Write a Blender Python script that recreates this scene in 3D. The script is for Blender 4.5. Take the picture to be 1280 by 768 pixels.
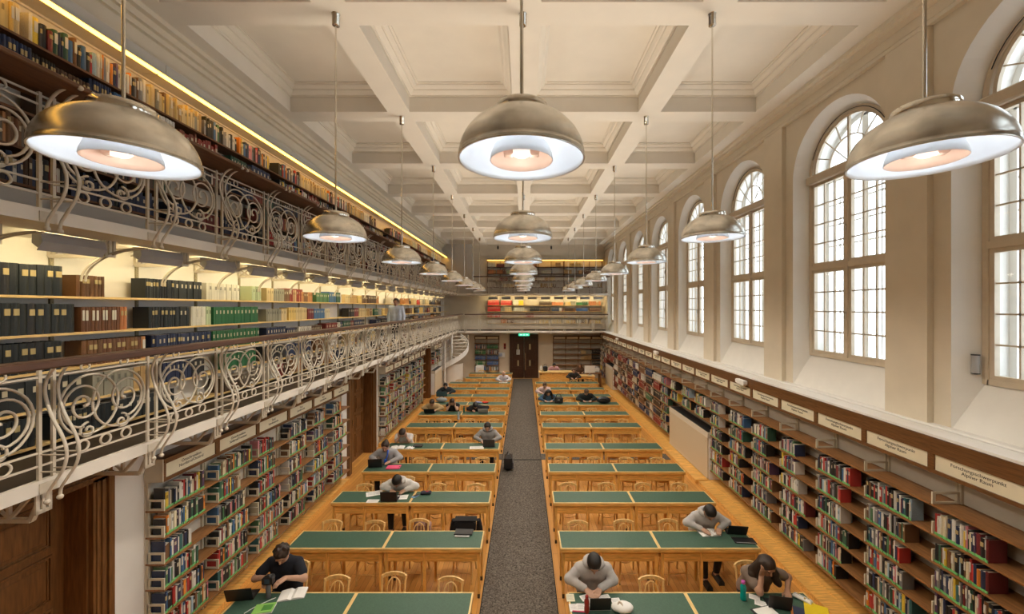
import bpy, math, random
import numpy as np
from mathutils import Vector, Matrix
for _o in list(bpy.data.objects): bpy.data.objects.remove(_o)
S = bpy.context.scene
COL = S.collection
PI = math.pi
rnd = random.Random(11)

# ------------------------------------------------------------------ camera, sky, exposure
FPX = 505.0
cam_d = bpy.data.cameras.new('camera')
cam = bpy.data.objects.new('camera', cam_d); COL.objects.link(cam)
EYE = 4.37
cam.location = (0, 0, EYE); cam.rotation_euler = (PI/2, 0, 0)
cam_d.sensor_width = 36; cam_d.lens = FPX/1280*36
cam_d.shift_x = -15/1280; cam_d.shift_y = 0.0
cam_d.clip_start = .05; cam_d.clip_end = 200
S.camera = cam
SKY = 2.6; PENDANT = 150.0; UPLIGHT = 52.0; TUBE = 38.0; LED = 5.5; CUPLIGHT = 2.8
world = bpy.data.worlds.new('overcast_sky'); S.world = world; world.use_nodes = True
_bg = world.node_tree.nodes['Background']
_bg.inputs[0].default_value = (.84, .93, 1.0, 1); _bg.inputs[1].default_value = SKY
S.view_settings.view_transform = 'Standard'; S.view_settings.look = 'None'
S.view_settings.exposure = 0.75; S.view_settings.gamma = 1.0
S.view_settings.use_curve_mapping = False
S.cycles.max_bounces = 7; S.cycles.diffuse_bounces = 4; S.cycles.glossy_bounces = 3
S.cycles.transparent_max_bounces = 8; S.cycles.transmission_bounces = 3
S.cycles.caustics_reflective = False; S.cycles.caustics_refractive = False
S.cycles.sample_clamp_indirect = 6.0
try:
    S.cycles.use_denoising = True
    S.cycles.use_light_tree = True
except Exception: pass

# ------------------------------------------------------------------ materials
MATS = {}
def mat(name, col, rough=.6, metal=0., var=0., scale=8., stretch=(1,1,1), bump=0., emit=None, emit_s=0., spec=.4, col2=None, coat=0.):
    if name in MATS: return MATS[name]
    m = bpy.data.materials.new(name); m.use_nodes = True; MATS[name] = m
    nt = m.node_tree; b = nt.nodes['Principled BSDF']
    b.inputs['Base Color'].default_value = (*col, 1); b.inputs['Roughness'].default_value = rough
    b.inputs['Metallic'].default_value = metal; b.inputs['Specular IOR Level'].default_value = spec
    if coat: b.inputs['Coat Weight'].default_value = coat; b.inputs['Coat Roughness'].default_value = .25
    if emit: b.inputs['Emission Color'].default_value = (*emit, 1); b.inputs['Emission Strength'].default_value = emit_s
    if var or bump or col2:
        tc = nt.nodes.new('ShaderNodeTexCoord'); mp = nt.nodes.new('ShaderNodeMapping')
        mp.inputs['Scale'].default_value = stretch
        nz = nt.nodes.new('ShaderNodeTexNoise'); nz.inputs['Scale'].default_value = scale; nz.inputs['Detail'].default_value = 5
        nt.links.new(tc.outputs['Object'], mp.inputs['Vector']); nt.links.new(mp.outputs['Vector'], nz.inputs['Vector'])
        if var or col2:
            cr = nt.nodes.new('ShaderNodeValToRGB')
            c2 = col2 or tuple(max(0, c*(1-var)) for c in col)
            c1 = col if col2 else tuple(min(1, c*(1+var*.6)) for c in col)
            cr.color_ramp.elements[0].position = .3; cr.color_ramp.elements[1].position = .7
            cr.color_ramp.elements[0].color = (*c2, 1); cr.color_ramp.elements[1].color = (*c1, 1)
            nt.links.new(nz.outputs['Fac'], cr.inputs['Fac']); nt.links.new(cr.outputs['Color'], b.inputs['Base Color'])
        if bump:
            bp = nt.nodes.new('ShaderNodeBump'); bp.inputs['Strength'].default_value = bump; bp.inputs['Distance'].default_value = .01
            nt.links.new(nz.outputs['Fac'], bp.inputs['Height']); nt.links.new(bp.outputs['Normal'], b.inputs['Normal'])
    return m

def parquet_mat():
    m = bpy.data.materials.new('oak_parquet'); m.use_nodes = True; nt = m.node_tree; b = nt.nodes['Principled BSDF']
    tc = nt.nodes.new('ShaderNodeTexCoord'); mp = nt.nodes.new('ShaderNodeMapping'); mp.inputs['Rotation'].default_value = (0, 0, PI/2)
    br = nt.nodes.new('ShaderNodeTexBrick'); br.inputs['Scale'].default_value = 1.0
    br.inputs['Brick Width'].default_value = 1.1; br.inputs['Row Height'].default_value = .085; br.inputs['Mortar Size'].default_value = .0018
    br.inputs['Color1'].default_value = (.74, .375, .095, 1); br.inputs['Color2'].default_value = (.58, .275, .066, 1); br.inputs['Mortar'].default_value = (.16, .07, .02, 1)
    nz = nt.nodes.new('ShaderNodeTexNoise'); nz.inputs['Scale'].default_value = 6; nz.inputs['Detail'].default_value = 6
    m2 = nt.nodes.new('ShaderNodeMapping'); m2.inputs['Scale'].default_value = (9, .7, 1)
    mx = nt.nodes.new('ShaderNodeMix'); mx.data_type = 'RGBA'; mx.blend_type = 'MULTIPLY'; mx.inputs[0].default_value = .55
    cr = nt.nodes.new('ShaderNodeValToRGB'); cr.color_ramp.elements[0].color = (.6, .55, .5, 1); cr.color_ramp.elements[1].color = (1, 1, 1, 1)
    nt.links.new(tc.outputs['Object'], mp.inputs['Vector']); nt.links.new(mp.outputs['Vector'], br.inputs['Vector'])
    nt.links.new(tc.outputs['Object'], m2.inputs['Vector']); nt.links.new(m2.outputs['Vector'], nz.inputs['Vector'])
    nt.links.new(nz.outputs['Fac'], cr.inputs['Fac'])
    nt.links.new(br.outputs['Color'], mx.inputs[6]); nt.links.new(cr.outputs['Color'], mx.inputs[7]); nt.links.new(mx.outputs[2], b.inputs['Base Color'])
    b.inputs['Roughness'].default_value = .38; b.inputs['Specular IOR Level'].default_value = .35
    return m

def glass_mat():
    m = bpy.data.materials.new('window_glass'); m.use_nodes = True; nt = m.node_tree
    for n in list(nt.nodes): nt.nodes.remove(n)
    o = nt.nodes.new('ShaderNodeOutputMaterial'); t = nt.nodes.new('ShaderNodeBsdfTransparent'); g = nt.nodes.new('ShaderNodeBsdfGlossy')
    t.inputs[0].default_value = (.95, .97, .98, 1); g.inputs['Roughness'].default_value = .03
    mx = nt.nodes.new('ShaderNodeMixShader')
    mx.inputs[0].default_value = .05; nt.links.new(t.outputs[0], mx.inputs[1]); nt.links.new(g.outputs[0], mx.inputs[2]); nt.links.new(mx.outputs[0], o.inputs[0])
    return m

def attr_mat():
    m = bpy.data.materials.new('book_bindings'); m.use_nodes = True; nt = m.node_tree; b = nt.nodes['Principled BSDF']
    a = nt.nodes.new('ShaderNodeAttribute'); a.attribute_name = 'Col'
    nt.links.new(a.outputs['Color'], b.inputs['Base Color']); b.inputs['Roughness'].default_value = .5
    return m

M_plaster = mat('cream_plaster', (.70, .625, .505), .85, var=.04, scale=3, bump=.05)
M_ceil = mat('ceiling_plaster', (.74, .685, .60), .85, var=.03, scale=3)
M_reveal = mat('daylit_reveal_plaster', (.80, .785, .75), .8, var=.03, scale=4)  # plaster whitened: daylight on the reveals is put into the colour
M_white = mat('white_paint', (.80, .79, .77), .6, var=.03, scale=5)
M_metal = mat('cream_painted_iron', (.60, .545, .46), .45, var=.06, scale=20)
M_fascia = mat('cream_gallery_paint', (.72, .68, .62), .6, var=.04, scale=4)
M_framew = mat('cream_window_wood', (.62, .53, .41), .5, var=.05, scale=12)
M_oak = mat('honey_oak', (.80, .44, .115), .42, var=.32, scale=5, stretch=(1, 9, 9), coat=.15)
M_oaky = mat('honey_oak_upright', (.80, .44, .115), .42, var=.32, scale=5, stretch=(9, 9, 1), coat=.15)
M_edge = mat('pale_oak_edge', (.80, .56, .23), .4, var=.15, scale=6, coat=.15)
M_chair = mat('beech_bentwood', (.76, .50, .20), .38, var=.2, scale=9, stretch=(4, 4, 1), coat=.2)
M_lino = mat('green_linoleum', (.060, .120, .085), .42, var=.14, scale=60, bump=.02, spec=.3)
M_cap = mat('dark_leg_cap', (.05, .03, .02), .4)
M_walnut = mat('brown_shelf_wood', (.27, .125, .045), .45, var=.3, scale=5, stretch=(6, 1, 6))
M_fasw = mat('brown_fascia_wood', (.15, .066, .022), .4, var=.35, scale=5, stretch=(8, 1, 14), coat=.15)
M_door = mat('old_oak_door', (.17, .072, .022), .4, var=.4, scale=4, stretch=(10, 10, 1), coat=.2)
M_doordk = mat('dark_stained_door', (.060, .024, .012), .35, var=.4, scale=4, stretch=(10, 10, 1), coat=.2)
M_rail = mat('dark_handrail_wood', (.075, .035, .022), .35, var=.3, scale=5, stretch=(8, 1, 8), coat=.2)
M_upboard = mat('reddish_brown_board', (.13, .055, .022), .5, var=.3, scale=4, stretch=(8, 1, 8))
M_gfloor = mat('dark_gallery_floor', (.055, .04, .03), .5, var=.2, scale=6)
M_yshelf = mat('pale_shelf_board', (.70, .50, .22), .5, var=.15, scale=6, stretch=(6, 1, 6))
M_bracket = mat('cream_shelf_bracket', (.60, .55, .44), .5, var=.04, scale=10)
M_backp = mat('cream_shelf_back', (.58, .54, .47), .8, var=.05, scale=6)
M_greyback = mat('pale_grey_wall', (.72, .70, .67), .8, var=.03, scale=4)
M_wallrail = mat('perforated_wall_rail', (.33, .28, .17), .5, var=.5, scale=90)
M_sign = mat('cream_sign_card', (.72, .66, .50), .6, var=.03, scale=10)
M_ink = mat('black_lettering', (.02, .02, .02), .6)
M_carpet = mat('grey_carpet', (.150, .130, .112), .95, var=.75, scale=46, bump=.4, spec=.1)
M_carpetedge = mat('black_carpet_edge', (.02, .018, .016), .9)
M_nickel = mat('brushed_nickel', (.70, .685, .63), .27, metal=1., var=.34, scale=5.5)  # strong tone noise stands in for streaky window reflections on the metal
M_chrome = mat('polished_chrome', (.72, .69, .62), .12, metal=1.)
M_lampin = mat('white_enamel', (.80, .83, .86), .45)
M_cup = mat('rosy_reflector', (.74, .60, .56), .35, var=.05)
M_bulb = mat('lit_bulb', (.9, .8, .7), .3, emit=(1, .85, .76), emit_s=.55)
M_grey = mat('grey_lamp_metal', (.42, .42, .43), .45, metal=.15, var=.05)
M_tube = mat('lit_tube', (1, .9, .7), .3, emit=(1, .80, .42), emit_s=TUBE)
M_led = mat('lit_strip', (1, .8, .5), .3, emit=(1, .50, .065), emit_s=LED)
M_hood = mat('grey_hood_paint', (.50, .48, .45), .7, var=.04, scale=4)
M_rad = mat('beige_radiator_cover', (.56, .47, .33), .6, var=.08, scale=60)
M_blackm = mat('black_plastic', (.018, .018, .02), .4)
M_glass = glass_mat()
M_parq = parquet_mat()
M_green = mat('green_shelf_label', (.16, .50, .17), .5)
M_pages = mat('book_pages', (.74, .70, .60), .8, var=.1, scale=80, stretch=(1, 30, 1))

# ------------------------------------------------------------------ mesh builder
class MB:
    def __init__(s): s.v = []; s.f = []; s.mi = []; s.sm = []
    def add(s, vs, fs, mi=0, sm=False):
        o = len(s.v); s.v += [tuple(p) for p in vs]
        for f in fs: s.f.append(tuple(i+o for i in f)); s.mi.append(mi); s.sm.append(sm)
        return s
    def box(s, x0, x1, y0, y1, z0, z1, mi=0):
        if x1 < x0: x0, x1 = x1, x0
        if y1 < y0: y0, y1 = y1, y0
        if z1 < z0: z0, z1 = z1, z0
        return s.add([(x0,y0,z0),(x1,y0,z0),(x1,y1,z0),(x0,y1,z0),(x0,y0,z1),(x1,y0,z1),(x1,y1,z1),(x0,y1,z1)],
              [(0,3,2,1),(4,5,6,7),(0,1,5,4),(1,2,6,5),(2,3,7,6),(3,0,4,7)], mi)
    def bbox(s, x0, x1, y0, y1, z0, z1, b=.006, mi=0):
        """box with chamfered top and bottom edges"""
        if x1 < x0: x0, x1 = x1, x0
        if y1 < y0: y0, y1 = y1, y0
        if z1 < z0: z0, z1 = z1, z0
        b = min(b, (x1-x0)/2.5, (y1-y0)/2.5, (z1-z0)/2.5)
        R = lambda i, z: [(x0+i, y0+i, z), (x1-i, y0+i, z), (x1-i, y1-i, z), (x0+i, y1-i, z)]
        vs = R(b, z0)+R(0, z0+b)+R(0, z1-b)+R(b, z1); fs = [(3, 2, 1, 0), (12, 13, 14, 15)]
        for k in range(3):
            for i in range(4): j = (i+1) % 4; fs.append((k*4+i, k*4+j, k*4+4+j, k*4+4+i))
        return s.add(vs, fs, mi)
    def prism(s, poly, a0, a1, axis='y', mi=0, sm=False):
        """poly in the two other axes: axis y -> (x,z); axis x -> (y,z); axis z -> (x,y)"""
        def P(p, a):
            return (p[0], a, p[1]) if axis == 'y' else (a, p[0], p[1]) if axis == 'x' else (p[0], p[1], a)
        n = len(poly); vs = [P(p, a0) for p in poly]+[P(p, a1) for p in poly]
        fs = [tuple(range(n)), tuple(range(2*n-1, n-1, -1))]
        s.add(vs, fs, mi, False)
        return s.add(vs, [((i+1) % n, i, n+i, n+(i+1) % n) for i in range(n)], mi, sm)
    def tube(s, path, r, n=6, closed=False, mi=0, sm=True, flat=None, cap=True):
        P = [Vector(p) for p in path]; N = len(P)
        if N < 2: return s
        rs = r if isinstance(r, (list, tuple)) else [r]*N
        vs = []; up = None
        for i in range(N):
            a = P[(i-1) % N] if (closed or i > 0) else P[0]; b = P[(i+1) % N] if (closed or i < N-1) else P[-1]
            t = (b-a); t = t.normalized() if t.length > 1e-9 else Vector((0, 0, 1))
            if up is None:
                up = Vector((1, 0, 0)) if abs(t.x) < .8 else Vector((0, 1, 0))
            up = (up-t*up.dot(t)); up = up.normalized() if up.length > 1e-6 else t.orthogonal().normalized()
            w = t.cross(up)
            for k in range(n):
                an = 2*PI*(k+.5)/n; ca, sa = math.cos(an), math.sin(an)
                if flat: ca *= flat[0]; sa *= flat[1]
                vs.append(P[i]+(up*ca+w*sa)*rs[i])
        fs = []
        for i in range(N if closed else N-1):
            for k in range(n):
                a, b = i*n+k, i*n+(k+1) % n; c, d = ((i+1) % N)*n+(k+1) % n, ((i+1) % N)*n+k
                fs.append((a, b, c, d))
        s.add(vs, fs, mi, sm)
        if not closed and cap:
            s.add(vs[:n], [tuple(range(n-1, -1, -1))], mi); s.add(vs[-n:], [tuple(range(n))], mi)
        return s
    def lathe(s, prof, n=24, c=(0, 0, 0), mi=0, sm=True, a0=0, a1=2*PI):
        full = abs(a1-a0-2*PI) < 1e-6; m = n if full else n+1; vs = []
        for r, z in prof:
            for k in range(m):
                a = a0+(a1-a0)*k/n; vs.append((c[0]+r*math.cos(a), c[1]+r*math.sin(a), c[2]+z))
        fs = []
        for i in range(len(prof)-1):
            for k in range(n):
                a, b = i*m+k, i*m+(k+1) % m; fs.append((a, b, b+m, a+m))
        return s.add(vs, fs, mi, sm)
    def ball(s, c, r, n=10, mi=0):
        rx, ry, rz = r if isinstance(r, (tuple, list)) else (r, r, r)
        prof = [(math.sin(PI*i/(n//2+2)), -math.cos(PI*i/(n//2+2))) for i in range(n//2+3)]
        o = MB().lathe(prof, n); return s.add([(c[0]+p[0]*rx, c[1]+p[1]*ry, c[2]+p[2]*rz) for p in o.v], o.f, mi, True)
    def mesh(s, name, mats):
        me = bpy.data.meshes.new(name); me.from_pydata(s.v, [], s.f)
        for m in (mats if isinstance(mats, (list, tuple)) else [mats]): me.materials.append(m)
        me.polygons.foreach_set('material_index', s.mi); me.polygons.foreach_set('use_smooth', s.sm); me.update()
        return me
    def build(s, name, mats, parent=None, loc=(0, 0, 0), rz=0., **kw):
        o = bpy.data.objects.new(name, s.mesh(name, mats)); COL.objects.link(o); o.location = loc; o.rotation_euler = (0, 0, rz)
        if parent: o.parent = parent
        if kw: tag(o, **kw)
        return o

def tag(o, label=None, cat=None, group=None, kind=None):
    if label: o['label'] = label
    if cat: o['category'] = cat
    if group: o['group'] = group
    if kind: o['kind'] = kind
    return o
def thing(name, label=None, cat=None, loc=(0, 0, 0), rz=0., group=None, kind=None):
    o = bpy.data.objects.new(name, None); o.empty_display_size = .1; COL.objects.link(o); o.location = loc; o.rotation_euler = (0, 0, rz)
    return tag(o, label, cat, group, kind)
KIDS = {}
def kids(o):
    return [c for c in COL.objects if c.parent == o]
def capture(o):
    """list (object, parent index) of a thing, its parts and their sub-parts"""
    allo = list(COL.objects); lst = [(o, -1)]; i = 0
    while i < len(lst):
        for c in allo:
            if c.parent == lst[i][0]: lst.append((c, i))
        i += 1
    return lst
def dup(lst, loc, rz=None, label=None, group=None, scale=None):
    new = []
    for o, pi in lst:
        c = o.copy(); COL.objects.link(c)
        if pi >= 0: c.parent = new[pi]
        new.append(c)
    r = new[0]; r.location = loc
    if rz is not None: r.rotation_euler = (0, 0, rz)
    if scale: r.scale = scale
    if label: r['label'] = label
    if group: r['group'] = group
    return r
def inst(src, parent, loc=(0, 0, 0), rz=0., scale=(1, 1, 1), name=None):
    c = src.copy(); COL.objects.link(c); c.parent = parent; c.location = loc; c.rotation_euler = (0, 0, rz); c.scale = scale
    if name: c.name = name
    return c
def catmull(pts, seg=6, closed=False):
    P = [Vector(p) for p in pts]; n = len(P); out = []
    rng = range(n) if closed else range(n-1)
    for i in rng:
        p0 = P[(i-1) % n] if closed or i > 0 else P[0]*2-P[1]; p1 = P[i]; p2 = P[(i+1) % n]
        p3 = P[(i+2) % n] if closed or i < n-2 else P[-1]*2-P[-2]
        for k in range(seg):
            t = k/seg
            out.append(.5*((2*p1)+(p2-p0)*t+(2*p0-5*p1+4*p2-p3)*t*t+(3*p1-p0-3*p2+p3)*t**3))
    if not closed: out.append(P[-1])
    return out
ORD = ['first', 'second', 'third', 'fourth', 'fifth', 'sixth', 'seventh', 'eighth', 'ninth', 'tenth', 'eleventh', 'twelfth', 'thirteenth', 'fourteenth', 'fifteenth',
       'sixteenth', 'seventeenth', 'eighteenth', 'nineteenth', 'twentieth', 'twenty-first', 'twenty-second', 'twenty-third', 'twenty-fourth', 'twenty-fifth', 'twenty-sixth', 'twenty-seventh', 'twenty-eighth', 'twenty-ninth', 'thirtieth']
for _i in range(31, 120): ORD.append('number %d' % _i)
TEXTS = {}
def text_obj(name, me, parent, loc, rot):
    o = bpy.data.objects.new(name, me); COL.objects.link(o); o.parent = parent; o.location = loc; o.rotation_euler = rot
    return o
def text(body, size, parent, loc, rot, m=None, align='CENTER', name='lettering', space=1.0):
    key = (body, size)
    if key in TEXTS: return text_obj(name, TEXTS[key], parent, loc, rot)
    cu = bpy.data.curves.new(name, 'FONT'); cu.body = body; cu.size = size; cu.align_x = align; cu.align_y = 'CENTER'; cu.extrude = .0008; cu.space_line = space
    cu.materials.append(m or M_ink)
    tmp = bpy.data.objects.new(name, cu); me = bpy.data.meshes.new_from_object(tmp); bpy.data.objects.remove(tmp)
    TEXTS[key] = me
    return text_obj(name, me, parent, loc, rot)
ROT_R = Matrix(((0, 0, -1), (-1, 0, 0), (0, 1, 0))).to_euler()   # faces -X, reads towards -Y
ROT_L = Matrix(((0, 0, 1), (1, 0, 0), (0, 1, 0))).to_euler()     # faces +X, reads towards +Y
ROT_E = Matrix(((1, 0, 0), (0, 0, -1), (0, 1, 0))).to_euler()    # faces -Y, reads towards +X
def px(x, y): return 655+FPX*x/y
# ------------------------------------------------------------------ the room
S3 = 2.77                                   # bay length
P0 = 5.13                                   # a beam / pilaster line; windows lie half a bay further
GL, GU = 2.985, 5.154                       # gallery floors
GX = -3.85                                  # gallery front
YE = 24.9                                   # end wall
Y0 = -1.2
ST = dict(kind='structure')
MB().box(-4.9, 5.1, Y0, YE, -.1, 0).build('floor', M_parq, **ST)
# ceiling: slab, beams and stepped coffers
cb = MB(); ZB, ZC = 8.09, 8.55
cb.box(-5.2, 5.4, Y0, YE+.1, ZC, ZC+.1)
ys = [P0+S3*k for k in range(-2, 7)]
for x in (-2.39, 0, 2.39): cb.box(x-.21, x+.21, Y0, 24.1, ZB, ZC)
for y in ys:
    for a, b in ((-4.45, -2.6), (-2.18, -.21), (.21, 2.18), (2.6, 4.42)): cb.box(a, b, y-.205, y+.205, ZB, ZC)
cb.box(-5.2, -4.45, Y0, YE, ZB, ZC); cb.box(4.42, 5.4, Y0, YE, ZB, ZC); cb.box(-4.45, 4.42, 24.1, YE, ZB, ZC)
cuts_x = [(-4.45, -2.6), (-2.18, -.21), (.21, 2.18), (2.6, 4.42)]
ey = [(ys[i]+.205, ys[i+1]-.205) for i in range(len(ys)-1)]+[(ys[-1]+.205, 24.1), (Y0, ys[0]-.205)]
prof = [(0, 8.365), (.030, 8.365), (.030, 8.39), (.055, 8.40), (.105, 8.445), (.105, 8.465), (.135, 8.47), (.175, 8.51), (.175, 8.53), (.215, 8.53), (.215, 8.552)]
for x0, x1 in cuts_x:
    for y0, y1 in ey:
        vs = []
        for d, z in prof: vs += [(x0+d, y0+d, z), (x1-d, y0+d, z), (x1-d, y1-d, z), (x0+d, y1-d, z)]
        fs = []
        for k in range(len(prof)-1):
            for i in range(4): j = (i+1) % 4; fs.append((k*4+i, k*4+j, k*4+4+j, k*4+4+i))
        cb.add(vs, fs)
cb.build('ceiling', M_ceil, **ST)
# right wall with arched openings
RW = 4.98
rw = MB()
rw.box(RW, RW+.35, Y0, YE, 0, 2.93); rw.box(RW, RW+.35, Y0, YE, 7.78, ZC)
WC = [P0+1.37+S3*k for k in range(-2, 7)]
rw.box(RW, RW+.35, Y0, WC[0]-S3/2, 2.93, 7.78); rw.box(RW, RW+.35, WC[-1]+S3/2, YE, 2.93, 7.78)
SPR = 6.70; RF, RG, XG = .98, .84, 5.22
NA = 24
for c in WC:
    a, b = c-S3/2, c+S3/2
    def q(y0, y1, z0, z1): rw.add([(RW, y0, z0), (RW, y1, z0), (RW, y1, z1), (RW, y0, z1)], [(0, 3, 2, 1)])
    q(a, c-RF, 2.93, 7.78); q(c+RF, b, 2.93, 7.78)
    A = [(c-RF*math.cos(PI*i/NA), SPR+RF*math.sin(PI*i/NA)) for i in range(NA+1)]
    for i in range(NA):
        (ya, za), (yb, zb) = A[i], A[i+1]
        rw.add([(RW, ya, za), (RW, yb, zb), (RW, yb, 7.78), (RW, ya, 7.78)], [(0, 3, 2, 1)])
    F = [(c-RF, 2.94)]+A+[(c+RF, 2.94)]
    G = [(c-RG, 3.50)]+[(c-RG*math.cos(PI*i/NA), SPR+RG*math.sin(PI*i/NA)) for i in range(NA+1)]+[(c+RG, 3.50)]
    n = len(F)
    vs = [(RW, *p) for p in F]+[(XG, *p) for p in G]+[(XG+.42, *p) for p in G]
    rw.add(vs, [(i, i+1, n+i+1, n+i) for i in range(n-1)]+[(n-1, 0, n, 2*n-1)], 2, False)
    rw.add(vs, [(n+i, n+i+1, 2*n+i+1, 2*n+i) for i in range(n-1)]+[(2*n-1, n, 2*n, 3*n-1)], 1, False)
rw.build('wall_right', [M_plaster, M_white, M_reveal], **ST)
# pilasters, frieze and cornice of the window wall
for i, y in enumerate(ys):
    MB().bbox(4.905, RW+.01, y-.215, y+.36, 2.93, 7.80).build('trim_%d' % (i+1), M_plaster, **ST)
fr = MB(); fr.box(4.905, RW+.01, Y0, YE, 7.80, ZB)
fr.box(4.893, 4.92, Y0, YE, 7.79, 7.81); fr.box(4.893, 4.92, Y0, YE, 7.85, 7.862)
fr.box(4.70, 5, Y0, YE, 8.035, ZB); fr.box(4.78, 5, Y0, YE, 7.99, 8.035)
fr.build('trim_20', M_plaster, **ST)
fl = MB(); fl.box(-4.95, -4.86, Y0, YE, 7.30, ZB)
fl.box(-4.95, -4.66, Y0, YE, 8.02, ZB); fl.box(-4.95, -4.74, Y0, YE, 7.93, 8.02); fl.box(-4.95, -4.80, Y0, YE, 7.86, 7.93)
fl.box(-4.95, -4.83, Y0, YE, 7.62, 7.66); fl.box(-4.95, -4.78, Y0, YE, 7.50, 7.55)
fl.build('trim_21', M_plaster, **ST)
lg = MB(); lg.box(4.60, RW+.02, Y0, YE, 2.905, 2.935); lg.box(4.575, 4.63, Y0, YE, 2.915, 2.945); lg.bbox(4.87, RW+.03, Y0, YE, 2.93, 2.962, .012)
lg.build('trim_22', M_white, **ST)
# end wall, back wall, left walls
ew = MB(); ew.box(-5, 5.2, YE, YE+.2, 0, ZC)
cv = [(24.1+.8*math.sin(PI/2*i/8), 8.09-.55*(1-math.cos(PI/2*i/8))) for i in range(9)]
ew.add([(-5, *p) for p in cv]+[(5, *p) for p in cv], [(i, i+1, 10+i, 9+i) for i in range(8)], 0, True)
ew.build('wall_end', M_plaster, **ST)
MB().box(-5.2, 5.4, Y0-.2, Y0, 0, ZC).build('wall_back', M_plaster, **ST)
LW = -4.57
lw = MB()
D1, D2, D3 = (2.55, 4.24), (10.62, 12.12), (18.15, 19.35)
prev = Y0
for d0, d1 in (D1, D2, D3):
    lw.box(-5.0, LW, prev, d0, 0, GL-.1); lw.box(-5.0, LW, d0, d1, 2.52, GL-.1); prev = d1
lw.box(-5.0, LW, prev, YE, 0, GL-.1)
lw.box(-5.2, -5.0, Y0, YE, 0, GL)
lw.box(-5.1, -4.92, Y0, YE, GL-.1, 7.30)
lw.build('wall_left', M_greyback, **ST)
# galleries: slabs, dark floors and cream fascias
def slab(n, z, yend):
    g = MB(); g.box(-4.93, GX, Y0, yend, z-.10, z); g.box(GX-.03, GX+.012, Y0, yend, z-.105, z+.006)
    g.box(-4.93, GX-.04, Y0, yend, z, z+.004, 1)
    return g.build('floor_gallery_%s' % n, [M_fascia, M_gfloor], **ST)
slab('lower', GL, 23.4); slab('upper', GU, 23.4)
def eslab(n, z):
    g = MB(); g.box(-4.93, 5, 23.4, YE, z-.10, z); g.box(-4.93, 4.98, 23.385, 23.43, z-.105, z+.006); g.box(-4.9, 4.97, 23.45, YE-.01, z, z+.004, 1)
    return g.build('floor_gallery_end_%s' % n, [M_fascia, M_gfloor], **ST)
eslab('lower', GL); eslab('upper', GU)
gb = MB(); gb.box(-4.9, 5, Y0, .3, GL-.1, GL); gb.build('floor_gallery_back', M_fascia, **ST)
# carpet runner and its cross strip
cp = thing('carpet_runner', 'grey-brown carpet runner along the central aisle with a cross strip', 'carpet')
MB().box(-.62, .48, Y0+.02, 24.6, 0, .008).box(-.635, -.62, Y0+.02, 24.6, 0, .010, 1).box(.48, .495, Y0+.02, 24.6, 0, .010, 1).build('runner', [M_carpet, M_carpetedge], cp)
MB().box(-4.3, -.636, 11.55, 12.0, 0, .007).box(.496, 4.2, 11.55, 12.0, 0, .007).box(-.62, .48, 11.50, 11.56, .008, .011, 1).build('cross_strip', [M_carpet, M_carpetedge], cp)
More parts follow.
